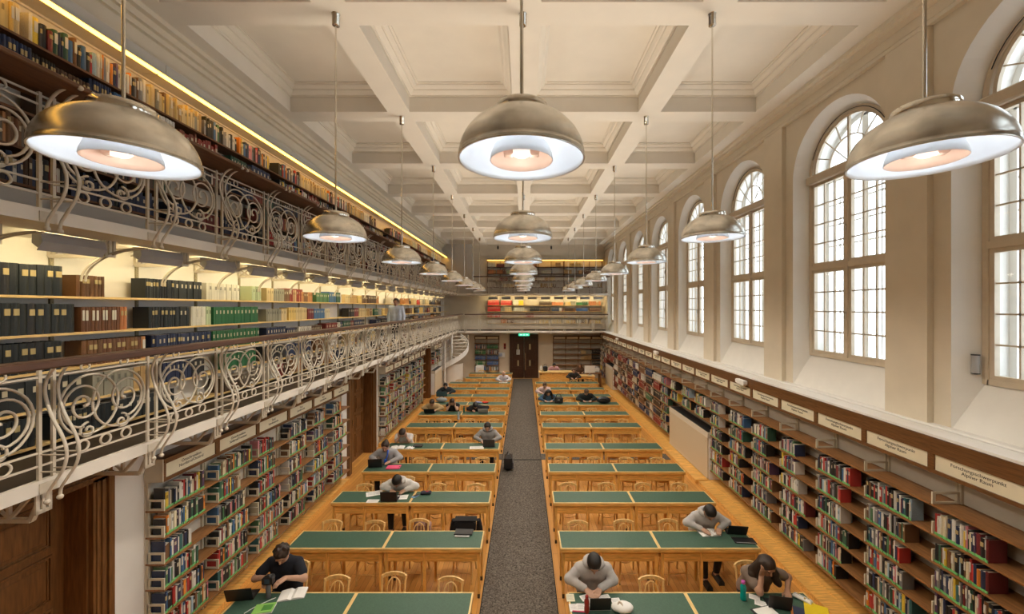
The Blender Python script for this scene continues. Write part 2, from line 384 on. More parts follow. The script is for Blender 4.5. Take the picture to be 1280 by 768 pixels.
# windows
def window(i, c):
    w = thing('window_%d' % (i+1), loc=(XG, c, 3.50), kind='structure')
    H = SPR-3.50
    def arch_band(mb, r0, r1, x0, x1, z0=0, n=NA, mi=0):
        O = [(-r0, z0)]+[(-r0*math.cos(PI*k/n), H+r0*math.sin(PI*k/n)) for k in range(n+1)]+[(r0, z0)]
        I = [(-r1, z0)]+[(-r1*math.cos(PI*k/n), H+r1*math.sin(PI*k/n)) for k in range(n+1)]+[(r1, z0)]
        m = len(O); vs = [(x0, *p) for p in O]+[(x0, *p) for p in I]+[(x1, *p) for p in O]+[(x1, *p) for p in I]; fs = []
        for k in range(m-1): fs += [(k, m+k, m+k+1, k+1), (2*m+k, 2*m+k+1, 3*m+k+1, 3*m+k), (m+k, 3*m+k, 3*m+k+1, m+k+1)]
        mb.add(vs, fs, mi)
    f = MB(); arch_band(f, .85, .785, -.03, .06); f.box(-.03, .06, -.80, .80, 0, .06)
    f.build('window_frame', M_framew, w)
    MB().box(-.045, .05, -.03, .03, .05, H-.13).build('mullion', M_framew, w)
    MB().box(-.04, .05, -.79, .79, 1.52, 1.60).build('middle_rail', M_framew, w)
    MB().bbox(-.10, .06, -.84, .84, H-.14, H+.01, .02).build('transom', M_framew, w)
    for sy in (-1, 1):
        for (z0, z1) in ((.06, 1.52), (1.60, H-.14)):
            y0, y1 = sorted((sy*.03, sy*.785))
            s = MB(); s.box(-.02, .04, y0, y0+.05, z0, z1).box(-.02, .04, y1-.05, y1, z0, z1).box(-.019, .039, y0+.05, y1-.05, z0, z0+.05).box(-.019, .039, y0+.05, y1-.05, z1-.05, z1)
            for k in (1, 2): yy = y0+.05+(y1-y0-.1)*k/3; s.box(-.005, .03, yy-.009, yy+.009, z0+.05, z1-.05)
            for k in (1, 2, 3): zz = z0+.05+(z1-z0-.1)*k/4; s.box(-.005, .03, y0+.05, y1-.05, zz-.009, zz+.009)
            c_ = s.build('casement', M_framew, w)
            MB().add([(.012, y0+.04, z0+.04), (.012, y1-.04, z0+.04), (.012, y1-.04, z1-.04), (.012, y0+.04, z1-.04)], [(0, 1, 2, 3)]).build('pane', M_glass, c_)
    fa = MB()
    for r in (.42, .745):
        fa.tube([(.012, -r*math.cos(PI*k/NA), H+.02+r*math.sin(PI*k/NA)) for k in range(NA+1)], .014 if r < .6 else .03, 4, sm=False)
    for k in range(1, 8):
        a = PI*k/8; r0 = 0.0 if k == 4 else .42
        fa.tube([(.012, -r0*math.cos(a), H+.02+r0*math.sin(a)), (.012, -.76*math.cos(a), H+.02+.76*math.sin(a))], .026 if k == 4 else .011, 4, sm=False)
    for a in (PI*.25, PI*.75): fa.tube([(.012, 0, H+.02), (.012, -.42*math.cos(a), H+.02+.42*math.sin(a))], .010, 4, sm=False)
    fo = fa.build('fanlight', M_framew, w)
    P = [(.012, -.79*math.cos(PI*k/NA), H+.79*math.sin(PI*k/NA)) for k in range(NA+1)]
    MB().add(P, [tuple(range(NA+1))]).build('pane', M_glass, fo)
    MB().tube([(-.06, .0, 2.20), (-.06, .0, 2.10)], .010, 6).box(-.07, -.03, -.012, .012, 2.185, 2.21).build('handle', M_chrome, w)
    MB().tube([(-.06, .0, .78), (-.06, .0, .68)], .010, 6).box(-.07, -.03, -.012, .012, .765, .79).build('handle', M_chrome, w)
    MB().tube([(-.045, .80*math.cos(t), H+.82*math.sin(t)) for t in [PI*(.12+.72*k/14) for k in range(15)]], .006, 5).build('opening_rod', M_blackm, w)
    o = MB(); arch_band(o, .85, .77, .27, .32)
    o.box(.27, .32, -.8, .8, 0, .07).box(.27, .32, -.8, .8, H-.12, H).box(.27, .32, -.8, .8, 1.5, 1.58).box(.27, .32, -.06, .06, 0, H+.8)
    for y in (-.54, -.29, .29, .54): o.box(.285, .31, y-.011, y+.011, 0, H)
    for z in (.42, .79, 1.15, 1.95, 2.32, 2.68): o.box(.285, .31, -.8, .8, z-.011, z+.011)
    o.tube([(.295, -.42*math.cos(PI*k/NA), H+.42*math.sin(PI*k/NA)) for k in range(NA+1)], .013, 4, sm=False)
    o.build('outer_sash', M_white, w)
    return w
for i, c in enumerate(WC): window(i, c)
# doors
def panel_leaf(mb, x, y0, y1, z0, z1, sx, rows, d=.045):
    """leaf in a plane of constant x, facing sx, with raised panels"""
    mb.box(x-sx*d, x, y0, y1, z0, z1)
    st = .11
    for a, b in rows:
        ya, yb, za, zb = y0+st, y1-st, z0+(z1-z0)*a, z0+(z1-z0)*b
        for o, w, p in ((0, .022, .018), (.030, .012, .010)):
            mb.box(x, x+sx*p, ya+o, ya+o+w, za+o, zb-o); mb.box(x, x+sx*p, yb-o-w, yb-o, za+o, zb-o); mb.box(x, x+sx*p*.96, ya+o+w, yb-o-w, za+o, za+o+w); mb.box(x, x+sx*p*.96, ya+o+w, yb-o-w, zb-o-w, zb-o)
        mb.bbox(x-.001*sx, x+sx*.012, ya+.085, yb-.085, za+.085, zb-.085, .008)
def door_left(n, y0, y1, depth=.24):
    d = thing('door_%d' % n, loc=(LW, y0, 0), kind='structure'); W = y1-y0; H = 2.52
    f = MB()
    for a, b in ((-.20, 0), (W, W+.20)):
        f.box(-.02, .05, a, b, 0, H+.06); s = 1 if a < 0 else -1; e = a if a < 0 else b
        f.box(.05, .075, *sorted((e, e+s*.06)), 0, H+.02); f.box(.05, .065, *sorted((e+s*.09, e+s*.12)), 0, H); f.box(.05, .06, *sorted((e+s*.15, e+s*.17)), 0, H)
    f.box(-.02, .05, -.2, W+.2, H, H+.2); f.box(.05, .08, -.22, W+.22, H+.15, H+.21); f.box(.05, .065, -.2, W+.2, H+.03, H+.06)
    f.build('door_frame', M_door, d)
    MB().box(-depth-.05, 0, -.001, .02, 0, H).box(-depth-.05, 0, W-.02, W+.001, 0, H).box(-depth-.05, 0, 0, W, H-.02, H+.001).build('jamb', M_door, d)
    for a, b in ((.02, W/2-.004), (W/2+.004, W-.02)):
        l = MB(); panel_leaf(l, -depth, a, b, .01, H-.02, 1, ((.04, .30), (.33, .52), (.55, .74), (.77, .96)))
        lo = l.build('door_leaf', M_door, d)
        if a < .1: MB().box(-depth+.0, -depth+.03, b-.07, b-.04, 1.0, 1.2).tube([(-depth+.05, b-.055, 1.06), (-depth+.05, b-.15, 1.06)], .010, 6).build('door_handle', M_chrome, lo)
    return d
door_left(1, *D1); door_left(2, *D2); door_left(3, *D3)
d = thing('door_4', loc=(0, YE, 0), kind='structure')
XA, XB, HD = -.83, .83, 2.62
f = MB(); f.box(XA-.02, XA+.12, -.12, 0, 0, HD); f.box(XB-.12, XB+.02, -.12, 0, 0, HD); f.box(XA, XB, -.12, 0, HD-.12, HD+.02)
f.box(XA-.05, XA, -.14, 0, 0, HD+.05).box(XB, XB+.05, -.14, 0, 0, HD+.05).box(XA-.05, XB+.05, -.14, 0, HD+.02, HD+.08).build('door_frame', M_doordk, d)
for s in (-1, 1):
    l = MB(); a, b = sorted((s*.01, s*.71)); l.box(a, b, -.09, -.02, 0, HD-.12)
    for z0, z1 in ((.1, .6), (.7, 1.15), (2.15, 2.42)):
        l.box(a+.1, b-.1, -.105, -.09, z0, z0+.02).box(a+.1, b-.1, -.105, -.09, z1-.02, z1).box(a+.1, a+.12, -.105, -.09, z0, z1).box(b-.12, b-.1, -.105, -.09, z0, z1)
    lo = l.build('door_leaf', M_doordk, d)
    MB().box(s*.36-.05, s*.36+.05, -.096, -.09, 1.75, 2.10).box(s*.36-.05, s*.36+.05, -.096, -.09, .75, 1.1).build('glass_slit', mat('slit_glass', (.42, .36, .22), .2), lo)
    if s > 0:
        MB().tube([(.09, -.14, .5), (.09, -.14, 1.55)], .018, 8).box(.08, .10, -.14, -.09, .6, .63).box(.08, .10, -.14, -.09, 1.45, 1.48).build('door_handle', M_chrome, lo)
# end corner shaft beside the upper end gallery and baseboards
sh = MB(); sh.box(-4.93, -3.10, 23.9, YE, GU, ZB)
for x in (-4.5, -4.1, -3.7, -3.35): sh.box(x-.008, x+.008, 23.885, 23.9, GU, ZB)
sh.build('wall_corner', mat('grey_cream_panel', (.50, .47, .43), .7, var=.04, scale=4), **ST)
# ------------------------------------------------------------------ pendant lamps
def make_pendant():
    t = thing('pendant_lamp')
    # origin at the centre of the rim plane
    R = .37; prof = []
    for i in range(17):
        a = PI/2*i/16; prof.append((R*math.cos(a)**.92 if i < 16 else .0, .295*math.sin(a)))
    cut = [p for p in prof if p[0] > .10]
    sh = MB(); sh.lathe([(R+.004, 0), (R+.006, .006)]+[(r+.004, z+.006) for r, z in cut]+[(.10, .300)], 40)
    s = sh.build('shade', M_nickel, t)
    ins = MB(); ins.lathe([(R+.004, 0), (R-.004, .0)]+[(r-.004, z) for r, z in cut]+[(.0, .288)], 40, mi=0)
    ins.build('shade_lining', M_lampin, s)
    co = MB(); co.lathe([(.150, .262), (.158, .270), (.158, .318), (.150, .326), (.120, .326), (.115, .318), (.115, .300)], 28)
    co.build('collar', M_chrome, t)
    cup = MB(); cup.lathe([(.186, .0), (.188, .004), (.183, .035), (.165, .085), (.125, .135), (.07, .165), (.0, .172)], 30)
    c = cup.build('reflector_cup', M_lampin, t)
    cu = MB(); cu.lathe([(.186, .0), (.180, .003), (.175, .035), (.157, .082), (.118, .130), (.066, .158), (.0, .164)], 30)
    cu.build('cup_lining', M_cup, c)
    st = MB()
    for k in range(3):
        a = PI*2*k/3+.5; st.tube([(.09*math.cos(a), .09*math.sin(a), .15), (.10*math.cos(a), .10*math.sin(a), .285)], .012, 6)
    st.build('cup_strut', M_chrome, t)
    b = MB(); b.tube([(-.05, 0, .055), (-.02, 0, .055), (.02, 0, .055), (.05, 0, .055)], [.024, .036, .036, .024], 12).build('bulb', M_bulb, t)
    for s_ in (-1, 1): MB().bbox(*sorted((s_*.05, s_*.105)), -.03, .03, .03, .085, .008).box(*sorted((s_*.06, s_*.09)), -.012, .012, .085, .16).build('bulb_holder', M_cup, t)
    L = 8.09-5.24
    MB().tube([(0, 0, .29), (0, 0, L)], .0105, 8).build('rod', M_chrome, t)
    MB().lathe([(.0, L-.15), (.036, L-.15), (.045, L-.145), (.045, L-.005), (.052, L)], 16).build('ceiling_canopy', M_chrome, t)
    for nm, z, e, typ in (('bulb_light', .012, 1.1, 'POINT'), ('lamp_light', .035, PENDANT, 'SPOT'), ('lining_light', .215, CUPLIGHT, 'POINT'), ('upward_light', .345, UPLIGHT, 'SPOT')):
        ld = bpy.data.lights.new(nm, typ); ld.energy = e; ld.color = (1, .885, .725) if nm != 'lining_light' else (.93, .97, 1); ld.shadow_soft_size = .05
        if typ == 'SPOT': ld.spot_size = 2.75 if nm == 'lamp_light' else 2.5; ld.spot_blend = .7 if nm == 'lamp_light' else 1.0
        lo = bpy.data.objects.new(nm, ld); COL.objects.link(lo); lo.parent = t; lo.location = (0, 0, z)
        if nm == 'upward_light': lo.rotation_euler = (PI, 0, 0); lo.location = (.06, .02, z); ld.shadow_soft_size = .03
    return t
proto = make_pendant(); LST = capture(proto)
k = 0
for row, x in (('left', -2.39), ('middle', -.015), ('right', 2.39)):
    for i in range(8):
        y = (2.41, 5.13)[i] if i < 2 else P0+S3*(i-1)
        side = {'left': 'in the row beside the galleries', 'middle': 'in the row over the aisle', 'right': 'in the row beside the windows'}[row]
        lab = 'brushed nickel dome pendant lamp, %s from the camera %s' % (ORD[i], side)
        if k == 0: o = proto; o.location = (x, y, 5.24); o['label'] = lab
        else: o = dup(LST, (x, y, 5.24), rnd.uniform(-.4, .4), lab)
        tag(o, cat='lamp', group='dome pendant lamps'); k += 1

# ------------------------------------------------------------------ books: recorded first, the largest in view become objects
PAL = dict(mixed=[('white', (.62, .60, .56), 8), ('cream', (.60, .53, .38), 4), ('black', (.018, .018, .02), 12), ('grey', (.22, .22, .23), 5), ('navy', (.022, .035, .085), 4), ('blue', (.05, .13, .27), 3),
                  ('light blue', (.30, .42, .52), 1.5), ('red', (.42, .04, .035), 4), ('dark red', (.16, .025, .03), 3), ('orange', (.60, .20, .03), 1.5), ('yellow', (.70, .50, .06), 1.5), ('green', (.07, .17, .08), 1.5),
                  ('dark green', (.03, .09, .06), 2), ('brown', (.15, .075, .035), 3), ('purple', (.09, .05, .11), 1), ('teal', (.04, .13, .14), 1), ('pink', (.55, .22, .26), 1)],
           black=[('black', (.014, .018, .02), 1)],
           darkgreen=[('green', (.015, .11, .04), 1)],
           leather=[('brown leather', (.16, .075, .03), 3), ('dark brown', (.07, .04, .022), 3), ('tan', (.42, .20, .08), 2), ('grey brown', (.14, .11, .08), 2)],
           orange=[('orange and brown', (.50, .19, .07), 2), ('brown', (.14, .06, .03), 2), ('tan', (.45, .25, .10), 1)],
           beige=[('cream', (.56, .44, .24), 4), ('tan', (.42, .27, .11), 3), ('brown', (.15, .08, .04), 1.2), ('grey', (.26, .25, .2), 1.5), ('yellowish', (.60, .43, .15), 2)],
           white=[('white', (.62, .60, .52), 3), ('pale green', (.42, .50, .32), 1)],
           dark=[('black', (.02, .02, .022), 4), ('dark red', (.17, .022, .02), 3), ('dark brown', (.07, .035, .02), 3), ('navy', (.02, .035, .09), 3), ('cream', (.5, .43, .3), 2), ('white', (.55, .52, .46), 1.5), ('dark green', (.02, .07, .045), 1)],
           red=[('red', (.45, .02, .015), 1)], redpink=[('red', (.45, .03, .025), 1), ('pink', (.55, .20, .16), 1)], yellow=[('yellow', (.75, .50, .02), 1), ('white', (.6, .58, .5), 1)],
           navy=[('dark blue', (.015, .025, .07), 3), ('black', (.015, .016, .02), 1)], green2=[('green', (.05, .20, .07), 3), ('dark green', (.02, .09, .04), 2), ('cream', (.5, .45, .3), 1)],
           dred=[('dark red', (.24, .03, .02), 4), ('brown red', (.18, .05, .03), 2)], blue=[('blue', (.04, .11, .32), 3), ('grey blue', (.12, .18, .3), 1)])
BOOKS = []
def pick(pal):
    L = PAL[pal]; t = rnd.random()*sum(w for *_, w in L)
    for n, c, w in L:
        t -= w
        if t <= 0: return n, c
    return L[0][0], L[0][1]
def book_row(side, front, start, direction, length, z, hr, tr, dr, pal, where, strip=False, uniform=False):
    """a run of upright books. side R/L: along y; E: along x"""
    u = 0; i = 0
    n0, c0 = pick(pal); h0 = rnd.uniform(*hr); d0 = rnd.uniform(*dr); t0 = rnd.uniform(*tr)
    run = 0
    while True:
        if uniform:
            if run <= 0: n0, c0 = pick(pal); h0 = rnd.uniform(*hr); d0 = rnd.uniform(*dr); t0 = rnd.uniform(*tr); run = rnd.randint(5, 14)
            run -= 1; n, c, h, d, t = n0, c0, h0*rnd.uniform(.985, 1), d0, t0*rnd.uniform(.9, 1.1)
        else:
            n, c = pick(pal); h = rnd.uniform(*hr); d = rnd.uniform(*dr); t = rnd.uniform(*tr)
        if u+t > length: break
        j = rnd.uniform(.85, 1.12); c = tuple(min(.85, x*j) for x in c)
        s = start+direction*u if direction > 0 else start-u-t
        BOOKS.append(dict(side=side, f=front+rnd.uniform(0, .012)*(1 if side in 'RE' else -1), s=s, t=t-.0012, z=z+.0006, h=h, d=d, c=c, n=n, w=where, i=i, strip=strip))
        u += t; i += 1

# ------------------------------------------------------------------ reading room bookcases along both long walls
ROWH = .31
def case_parts(t, W, depth, zs, sx, zt, zb, brk, back, brk_end, mt=.185, fasc=M_fasw, zlow=.10):
    """local: x = 0 at the front, wall at -sx*depth ... built for sx = -1 (right wall, front faces -x)"""
    s = sx
    wall = -s*depth
    t.scale = (1, .998, 1)
    MB().box(wall, wall-s*.012, 0, W, zlow, zb+.02).build('back_panel', back, t)
    for y in (0.02, W-.02):
        MB().box(wall+s*.03, wall, y-.014, y+.014, zlow, zb+.1).build('wall_rail', M_bracket, t)
    for z in zs:
        b = MB(); b.box(0, wall, .004, W-.004, z-.022, z); b.box(0, s*.004, .004, W-.004, z-.022, z)
        so = b.build('shelf', M_walnut, t)
        k = MB(); x0, x1 = sorted((0, wall*.92)); h = .135
        ye = .006 if brk_end == 0 else W-.022
        k.box(x0+.035, x1-.035, ye+.001, ye+.013, z, z+.026).box(x0+.035, x1-.035, ye+.001, ye+.013, z+h-.026, z+h).box(x0, x0+.035, ye, ye+.014, z, z+h).box(x1-.035, x1, ye, ye+.014, z, z+h)
        k.build('shelf_bracket', M_bracket, so)
    fz = MB(); x0, x1 = sorted((s*.0, -s*.03))
    fz.box(x0, x1, 0, W, zt-mt, zt).box(x0, x1, 0, W, zb, zb+.04).box(x0, x1, 0, .035, zb+.04, zt-mt).box(x0, x1, W-.035, W, zb+.04, zt-mt)
    xa, xb = sorted((-s*.03, -s*.045)); fz.box(xa, xb, 0, W, zb, zt)
    xa, xb = sorted((s*.012, -s*.02)); fz.box(xa, xb, 0, W, zt-.04, zt)
    return fz.build('fascia', fasc, t)
def sign(t, W, s, zt, zb, l1, l2, sz, mt=.185):
    a, b = sorted((-s*.028, -s*.018))
    g = MB().box(a, b, .034, W-.034, zb+.038, zt-mt+.002).build('sign', M_sign, t)
    zc = (zb+.04+zt-mt)/2
    x = -s*.018+s*.001
    rot = ROT_R if s < 0 else ROT_L
    text(l1+'\n'+l2, sz, g, (x, W/2, zc+.004), rot, space=.95)
RF_ = 4.58
UW = .90; U0 = 4.553
ZR = [2.16, 1.83, 1.52, 1.22, .93, .64, .35]
for k in range(-2, 22):
    y = U0+UW*k
    nm = ORD[k+2]
    cab = (6 <= k <= 8) or (18 <= k <= 19)
    far = k >= 10
    if k == 21: W = 24.30-y
    zs = [z for z in ZR if not (cab and z < 1.4)]
    t = thing('bookcase', '%s brown bookcase with sign panel, counted from the camera along the window wall' % nm, 'bookcase', (RF_, y, 0), group='bookcases below the windows')
    case_parts(t, UW, .34, zs, -1, 2.91, 2.51, M_bracket, M_backp, 1, zlow=1.3 if cab else .10)
    sign(t, UW, -1, 2.91, 2.51, 'Forschungsschwerpunkt', 'Alpiner Raum', .052)
    if not cab:
        MB().box(.0, .34, 0, UW, .02, .10).box(-.28, -.001, 0, UW, 0, .085).build('plinth', M_oak, t)
    for zi, z in enumerate(zs):
        wh = ('%s shelf down, %s bookcase by the windows' % (ORD[zi], nm))
        yend = y+UW-.024
        if far:
            pal = ['dark', 'mixed', 'dred', 'dark', 'dark', 'dark', 'leather', 'dark'][(k*3+zi*2) % 8]
            if zi == 0: continue
            book_row('R', RF_+.03, yend, -1, UW*rnd.uniform(.75, .97), z, (.22, .262), (.03, .065), (.17, .22), pal, wh, False, True)
        else:
            if zi == 0: continue
            fill = rnd.uniform(.42, .72) if k > -1 else rnd.uniform(.6, .9)
            book_row('R', RF_+.02, yend, -1, UW*fill, z, (.18, .26), (.014, .042), (.14, .20), 'mixed', wh, True)
LFX = -4.335; LW_U = .866
ZL = [1.91, 1.59, 1.27, .96, .65, .34]
def left_cases(y0, n, first, group, cabs=(), txt=None):
    for k in range(n):
        y = y0+LW_U*k; nm = ORD[k]
        zs = [z for z in ZL if not (k in cabs and z < 1.4)]
        t = thing('bookcase', '%s brown bookcase %s' % (nm, first), 'bookcase', (LFX, y, 0), group=group)
        case_parts(t, LW_U, .225, zs, 1, 2.535, 2.26, M_bracket, M_backp, 0, .065, zlow=1.3 if k in cabs else .10)
        l1, l2 = txt[min(k, len(txt)-1)]
        sign(t, LW_U, 1, 2.535, 2.26, l1, l2, .052, .065)
        if k not in cabs: MB().box(-.22, 0, 0, LW_U, .0, .10).build('plinth', M_oak, t)
        if k == 0: MB().box(-.225, .0, -.012, 0, 2.26, 2.535).build('end_cap', M_bracket, t)
        MB().box(-.225, .0, 0, LW_U, 2.52, 2.535).build('top', M_fasw, t)
        for zi, z in enumerate(zs):
            wh = '%s shelf down, %s bookcase %s' % (ORD[zi], nm, first.replace('along the gallery side ', ''))
            book_row('L', LFX-.018, y+.03, 1, LW_U*rnd.uniform(.48, .86), z, (.19, .265), (.014, .042), (.12, .16), 'mixed', wh, True)
TX = [('Ortschroniken', 'Nordtirol/Osttirol'), ('Ortschroniken', 'Südtirol/Trentino'), ('Tirol', 'Landeskunde')]
left_cases(4.86, 6, 'between the two nearest doors', 'bookcases by the near oak door', txt=TX)
left_cases(12.62, 6, 'past the second door', 'bookcases past the second oak door', txt=[TX[2]])
left_cases(19.60, 2, 'past the third door', 'bookcases past the third oak door', cabs=(0, 1), txt=[TX[2]])
# radiator covers under the short bookcases
def radiator(name, x, y0, y1, sx, h, label, D=.34):
    t = thing('radiator_cover', label, 'radiator cover', (x, y0, 0)); L = y1-y0
    MB().box(0, -sx*D, 0, L, h+.02, h+.16).box(-sx*.02, -sx*(D-.02), .04, L-.04, h+.15, h+.165, 1).build('top', [M_metal, M_blackm], t)
    MB().bbox(0, -sx*.03, .02, L-.02, .12, h+.03, .008).box(0, sx*.006, .02, L-.02, .12, .15).box(0, sx*.006, .02, L-.02, h-.01, h+.03).build('front_panel', M_rad, t)
    MB().box(-sx*.03, -sx*D, 0, .02, .1, h+.02).box(-sx*.03, -sx*D, L-.02, L, .1, h+.02).build('side_panel', M_white, t)
    MB().bbox(-sx*(D-.04), sx*.30, .005, L-.005, 0, .10, .008).build('base_step', M_oak, t)
    for q in range(2): MB().lathe([(0, 0), (.012, 0), (.012, .012), (0, .014)], 8).build('knob', M_chrome, t, loc=(sx*.008, .1+(L-.2)*q, h-.08))
radiator('r', RF_-.04, 9.98, 12.63, -1, 1.10, 'long beige radiator cover with dark top below the window wall shelves, nearer one')
radiator('r', RF_-.04, 20.78, 22.53, -1, 1.10, 'beige radiator cover in the far window corner, behind the issue desk')
radiator('r', LFX+.02, 19.62, 21.3, 1, 1.10, 'cream radiator cover on the gallery side, next to the winding stair', .22)
for i, y in enumerate((7.97, 13.4, 19.2)):
    t = thing('emergency_light', 'small white emergency light above the shelf signs, %s from the camera' % ORD[i], 'emergency light', (4.565, y+.45, 2.80), group='emergency lights on the window-side fascia')
    MB().bbox(-.08, .002, -.16, .16, -.035, .06, .015).build('housing', M_white, t); MB().bbox(-.07, -.005, -.13, .13, -.055, -.03, .01).build('diffuser', mat('milky_plastic', (.8, .82, .82), .3), t)

# ------------------------------------------------------------------ gallery bookcases
NB = 9
def gal_row(bay3, z, specs, where, uni=True):
    pass
XF = -4.63; XWALL = -4.92; PB = 3.256-.923; PITCH = .923
LOWZ = [.11, -.263, -.625, -.98, -1.32]
UPZ = [2.50, 2.17, 1.82, 1.48, 1.14]
def gallery_case(k, zs, base, mb, edge, name, label, group, hood):
    y = PB+3*PITCH*k; W = 3*PITCH
    t = thing('gallery_bookcase', label, 'bookcase', (XF, y, 0), group=group)
    t.scale = (1, .998, 1)
    for j, z in enumerate(zs):
        Z = EYE+z
        MB().box(-.27, 0, 0, W, Z-.024, Z).build('shelf', mb, t)
    for b in range(3):
        MB().box(-.29, -.27, b*PITCH+.003, b*PITCH+.037, base, base+(2.0 if not hood else 1.95)).build('wall_rail', M_wallrail if not hood else M_upboard, t)
    if hood:
        MB().box(-.29, .11, 0, W, EYE+2.95, EYE+3.06).box(.095, .11, 0, W, EYE+2.93, EYE+2.955).build('hood', M_hood, t)
        MB().box(.0, .09, .01, W-.01, EYE+2.938, EYE+2.949).build('light_strip', M_led, t)
        MB().box(-.27, -.26, 0, W, base, EYE+2.93, 0).build('back_panel', M_backp, t)
        MB().box(-.26, .0, 0, W, base, base+.32).build('base_cupboard', M_hood, t)
    return t
for k in range(-1, 8):
    nm = ORD[k+1]
    gallery_case(k, LOWZ, GL, M_yshelf, M_yshelf, 'l', 'pale shelves on the lower gallery, %s stretch from the camera' % nm, 'lower gallery bookcases', False)
    gallery_case(k, UPZ, GU, M_upboard, M_upboard, 'u', 'brown lit shelves on the upper gallery, %s stretch from the camera' % nm, 'upper gallery bookcases', True)
def seg(zs, zi, y0, y1, pal, hr, tr, where, uni=True, dr=(.17, .21)):
    book_row('L', XF-.015, y0, 1, y1-y0, EYE+zs[zi], hr, tr, dr, pal, where, False, uni)
def low(zi, y0, y1, pal, h, t=(.03, .05), uni=True): seg(LOWZ, zi, y0, y1, pal, (h*.97, h*1.0), t, '%s shelf down on the lower gallery' % ORD[zi], uni)
low(0, 2.6, 4.11, 'black', .30, (.055, .07)); low(0, 4.20, 4.48, 'leather', .23); low(0, 4.96, 5.85, 'black', .25); low(0, 5.92, 6.6, 'white', .25); low(0, 6.9, 7.15, 'white', .25); low(0, 7.9, 8.5, 'dred', .26)
low(1, 2.6, 4.20, 'black', .30, (.055, .07)); low(1, 4.24, 4.74, 'orange', .27); low(1, 5.0, 5.62, 'black', .27); low(1, 5.64, 6.02, 'white', .27); low(1, 6.05, 7.1, 'darkgreen', .27)
low(2, 2.6, 4.08, 'black', .29, (.055, .07)); low(2, 4.25, 4.98, 'leather', .27, (.04, .06)); low(2, 5.05, 6.02, 'navy', .27); low(2, 6.04, 7.1, 'darkgreen', .27)
low(3, 2.6, 4.3, 'black', .29, (.055, .07)); low(3, 4.36, 5.1, 'beige', .27); low(3, 5.2, 5.9, 'navy', .26); low(3, 6.3, 7.0, 'darkgreen', .25)
low(4, 2.6, 3.9, 'black', .29, (.05, .06)); low(4, 4.0, 5.4, 'black', .25, (.035, .05)); low(4, 6.2, 7.3, 'leather', .22)
for zi in range(5):
    y = 7.3
    while y < 22.5:
        L = rnd.uniform(.35, 1.1)
        pal = rnd.choice(['beige', 'beige', 'beige', 'leather', 'dark', 'mixed'] if zi < 2 else ['leather', 'dark', 'navy', 'beige', 'dark'])
        if rnd.random() < .86: low(zi, y, min(y+L, 22.6), pal, rnd.uniform(.21, .27), (.025, .05), True)
        y += L+rnd.choice([.02, .05, .18])
def up(zi, y0, y1, pal, hr, t=(.02, .045), uni=False): seg(UPZ, zi, y0, y1, pal, hr, t, '%s shelf down on the upper gallery' % ORD[zi], uni)
for zi in range(5):
    y = 2.6
    while y < 22.4:
        L = rnd.uniform(.4, 1.2)
        pal = rnd.choice({0: ['mixed', 'white', 'beige', 'mixed'], 1: ['mixed', 'beige', 'dred', 'dark'], 2: ['dark', 'mixed'], 3: ['dark', 'leather', 'mixed'], 4: ['mixed', 'dark', 'red', 'navy', 'leather']}[zi])
        if rnd.random() < .88: up(zi, y, min(y+L, 22.6), pal, (.20, .29), (.02, .05), rnd.random() < .35)
        y += L+rnd.choice([.01, .04, .25])
# end wall: shelves on both galleries and at floor level
def end_case(x0, W, n, zs, base, mb, label, group, hood, bk=M_backp, dep=.27, yf=None, side=True):
    yf = yf or YE-.30
    t = thing('end_bookcase', label, 'bookcase', (x0, yf, 0), group=group)
    t.scale = (.998, 1, 1)
    for z in zs: MB().box(0, W, 0, dep, z-.024, z).build('shelf', mb, t)
    for b in range(n+1): MB().box(max(.002, min(W-.03, W*b/n-.014)), max(.03, min(W-.002, W*b/n+.014)), dep-.03, dep+.008, base, max(zs)+.36).build('upright', M_bracket if mb is M_yshelf else mb, t)
    MB().box(0, W, dep+.01, dep+.025, base, max(zs)+.40).build('back_panel', bk, t)
    if hood:
        MB().box(0, W, -.03, dep+.02, EYE+2.86, EYE+2.96).build('hood', M_hood, t)
        MB().box(.02, W-.02, .0, .06, EYE+2.84, EYE+2.855).build('light_strip', M_led, t)
    return t
EP = .785
for j in range(3):
    x0 = -2.25+j*3*EP; nm = ['left', 'middle', 'right'][j]
    end_case(x0, 3*EP, 3, [EYE+z for z in LOWZ], GL, M_yshelf, 'pale shelves on the end wall, lower gallery, %s third' % nm, 'end wall shelves', False)
    end_case(x0, 3*EP, 3, [EYE+z for z in (2.45, 2.03, 1.62, 1.2)], GU, M_upboard, 'lit brown shelves on the end wall, upper gallery, %s third' % nm, 'end wall upper shelves', True)
def erow(z, x0, x1, pal, hr, where, t=(.025, .05), uni=True): book_row('E', YE-.285, x0, 1, x1-x0, z, hr, t, (.16, .20), pal, where, False, uni)
EL = [EYE+z for z in LOWZ]
ew_ = 'on the end wall, lower gallery'
erow(EL[0], -2.22, -1.50, 'red', (.30, .31), ew_); erow(EL[0], -1.42, -.72, 'redpink', (.27, .29), ew_); erow(EL[0], -.66, -.02, 'yellow', (.28, .30), ew_)
erow(EL[1], -2.22, -1.44, 'red', (.28, .30), ew_); erow(EL[1], -1.42, -.74, 'beige', (.25, .28), ew_); erow(EL[1], -.64, .05, 'white', (.22, .26), ew_); erow(EL[1], .35, .95, 'black', (.22, .25), ew_)
erow(EL[2], -2.22, -1.44, 'red', (.2, .24), ew_); erow(EL[2], .1, .6, 'dred', (.2, .24), ew_)
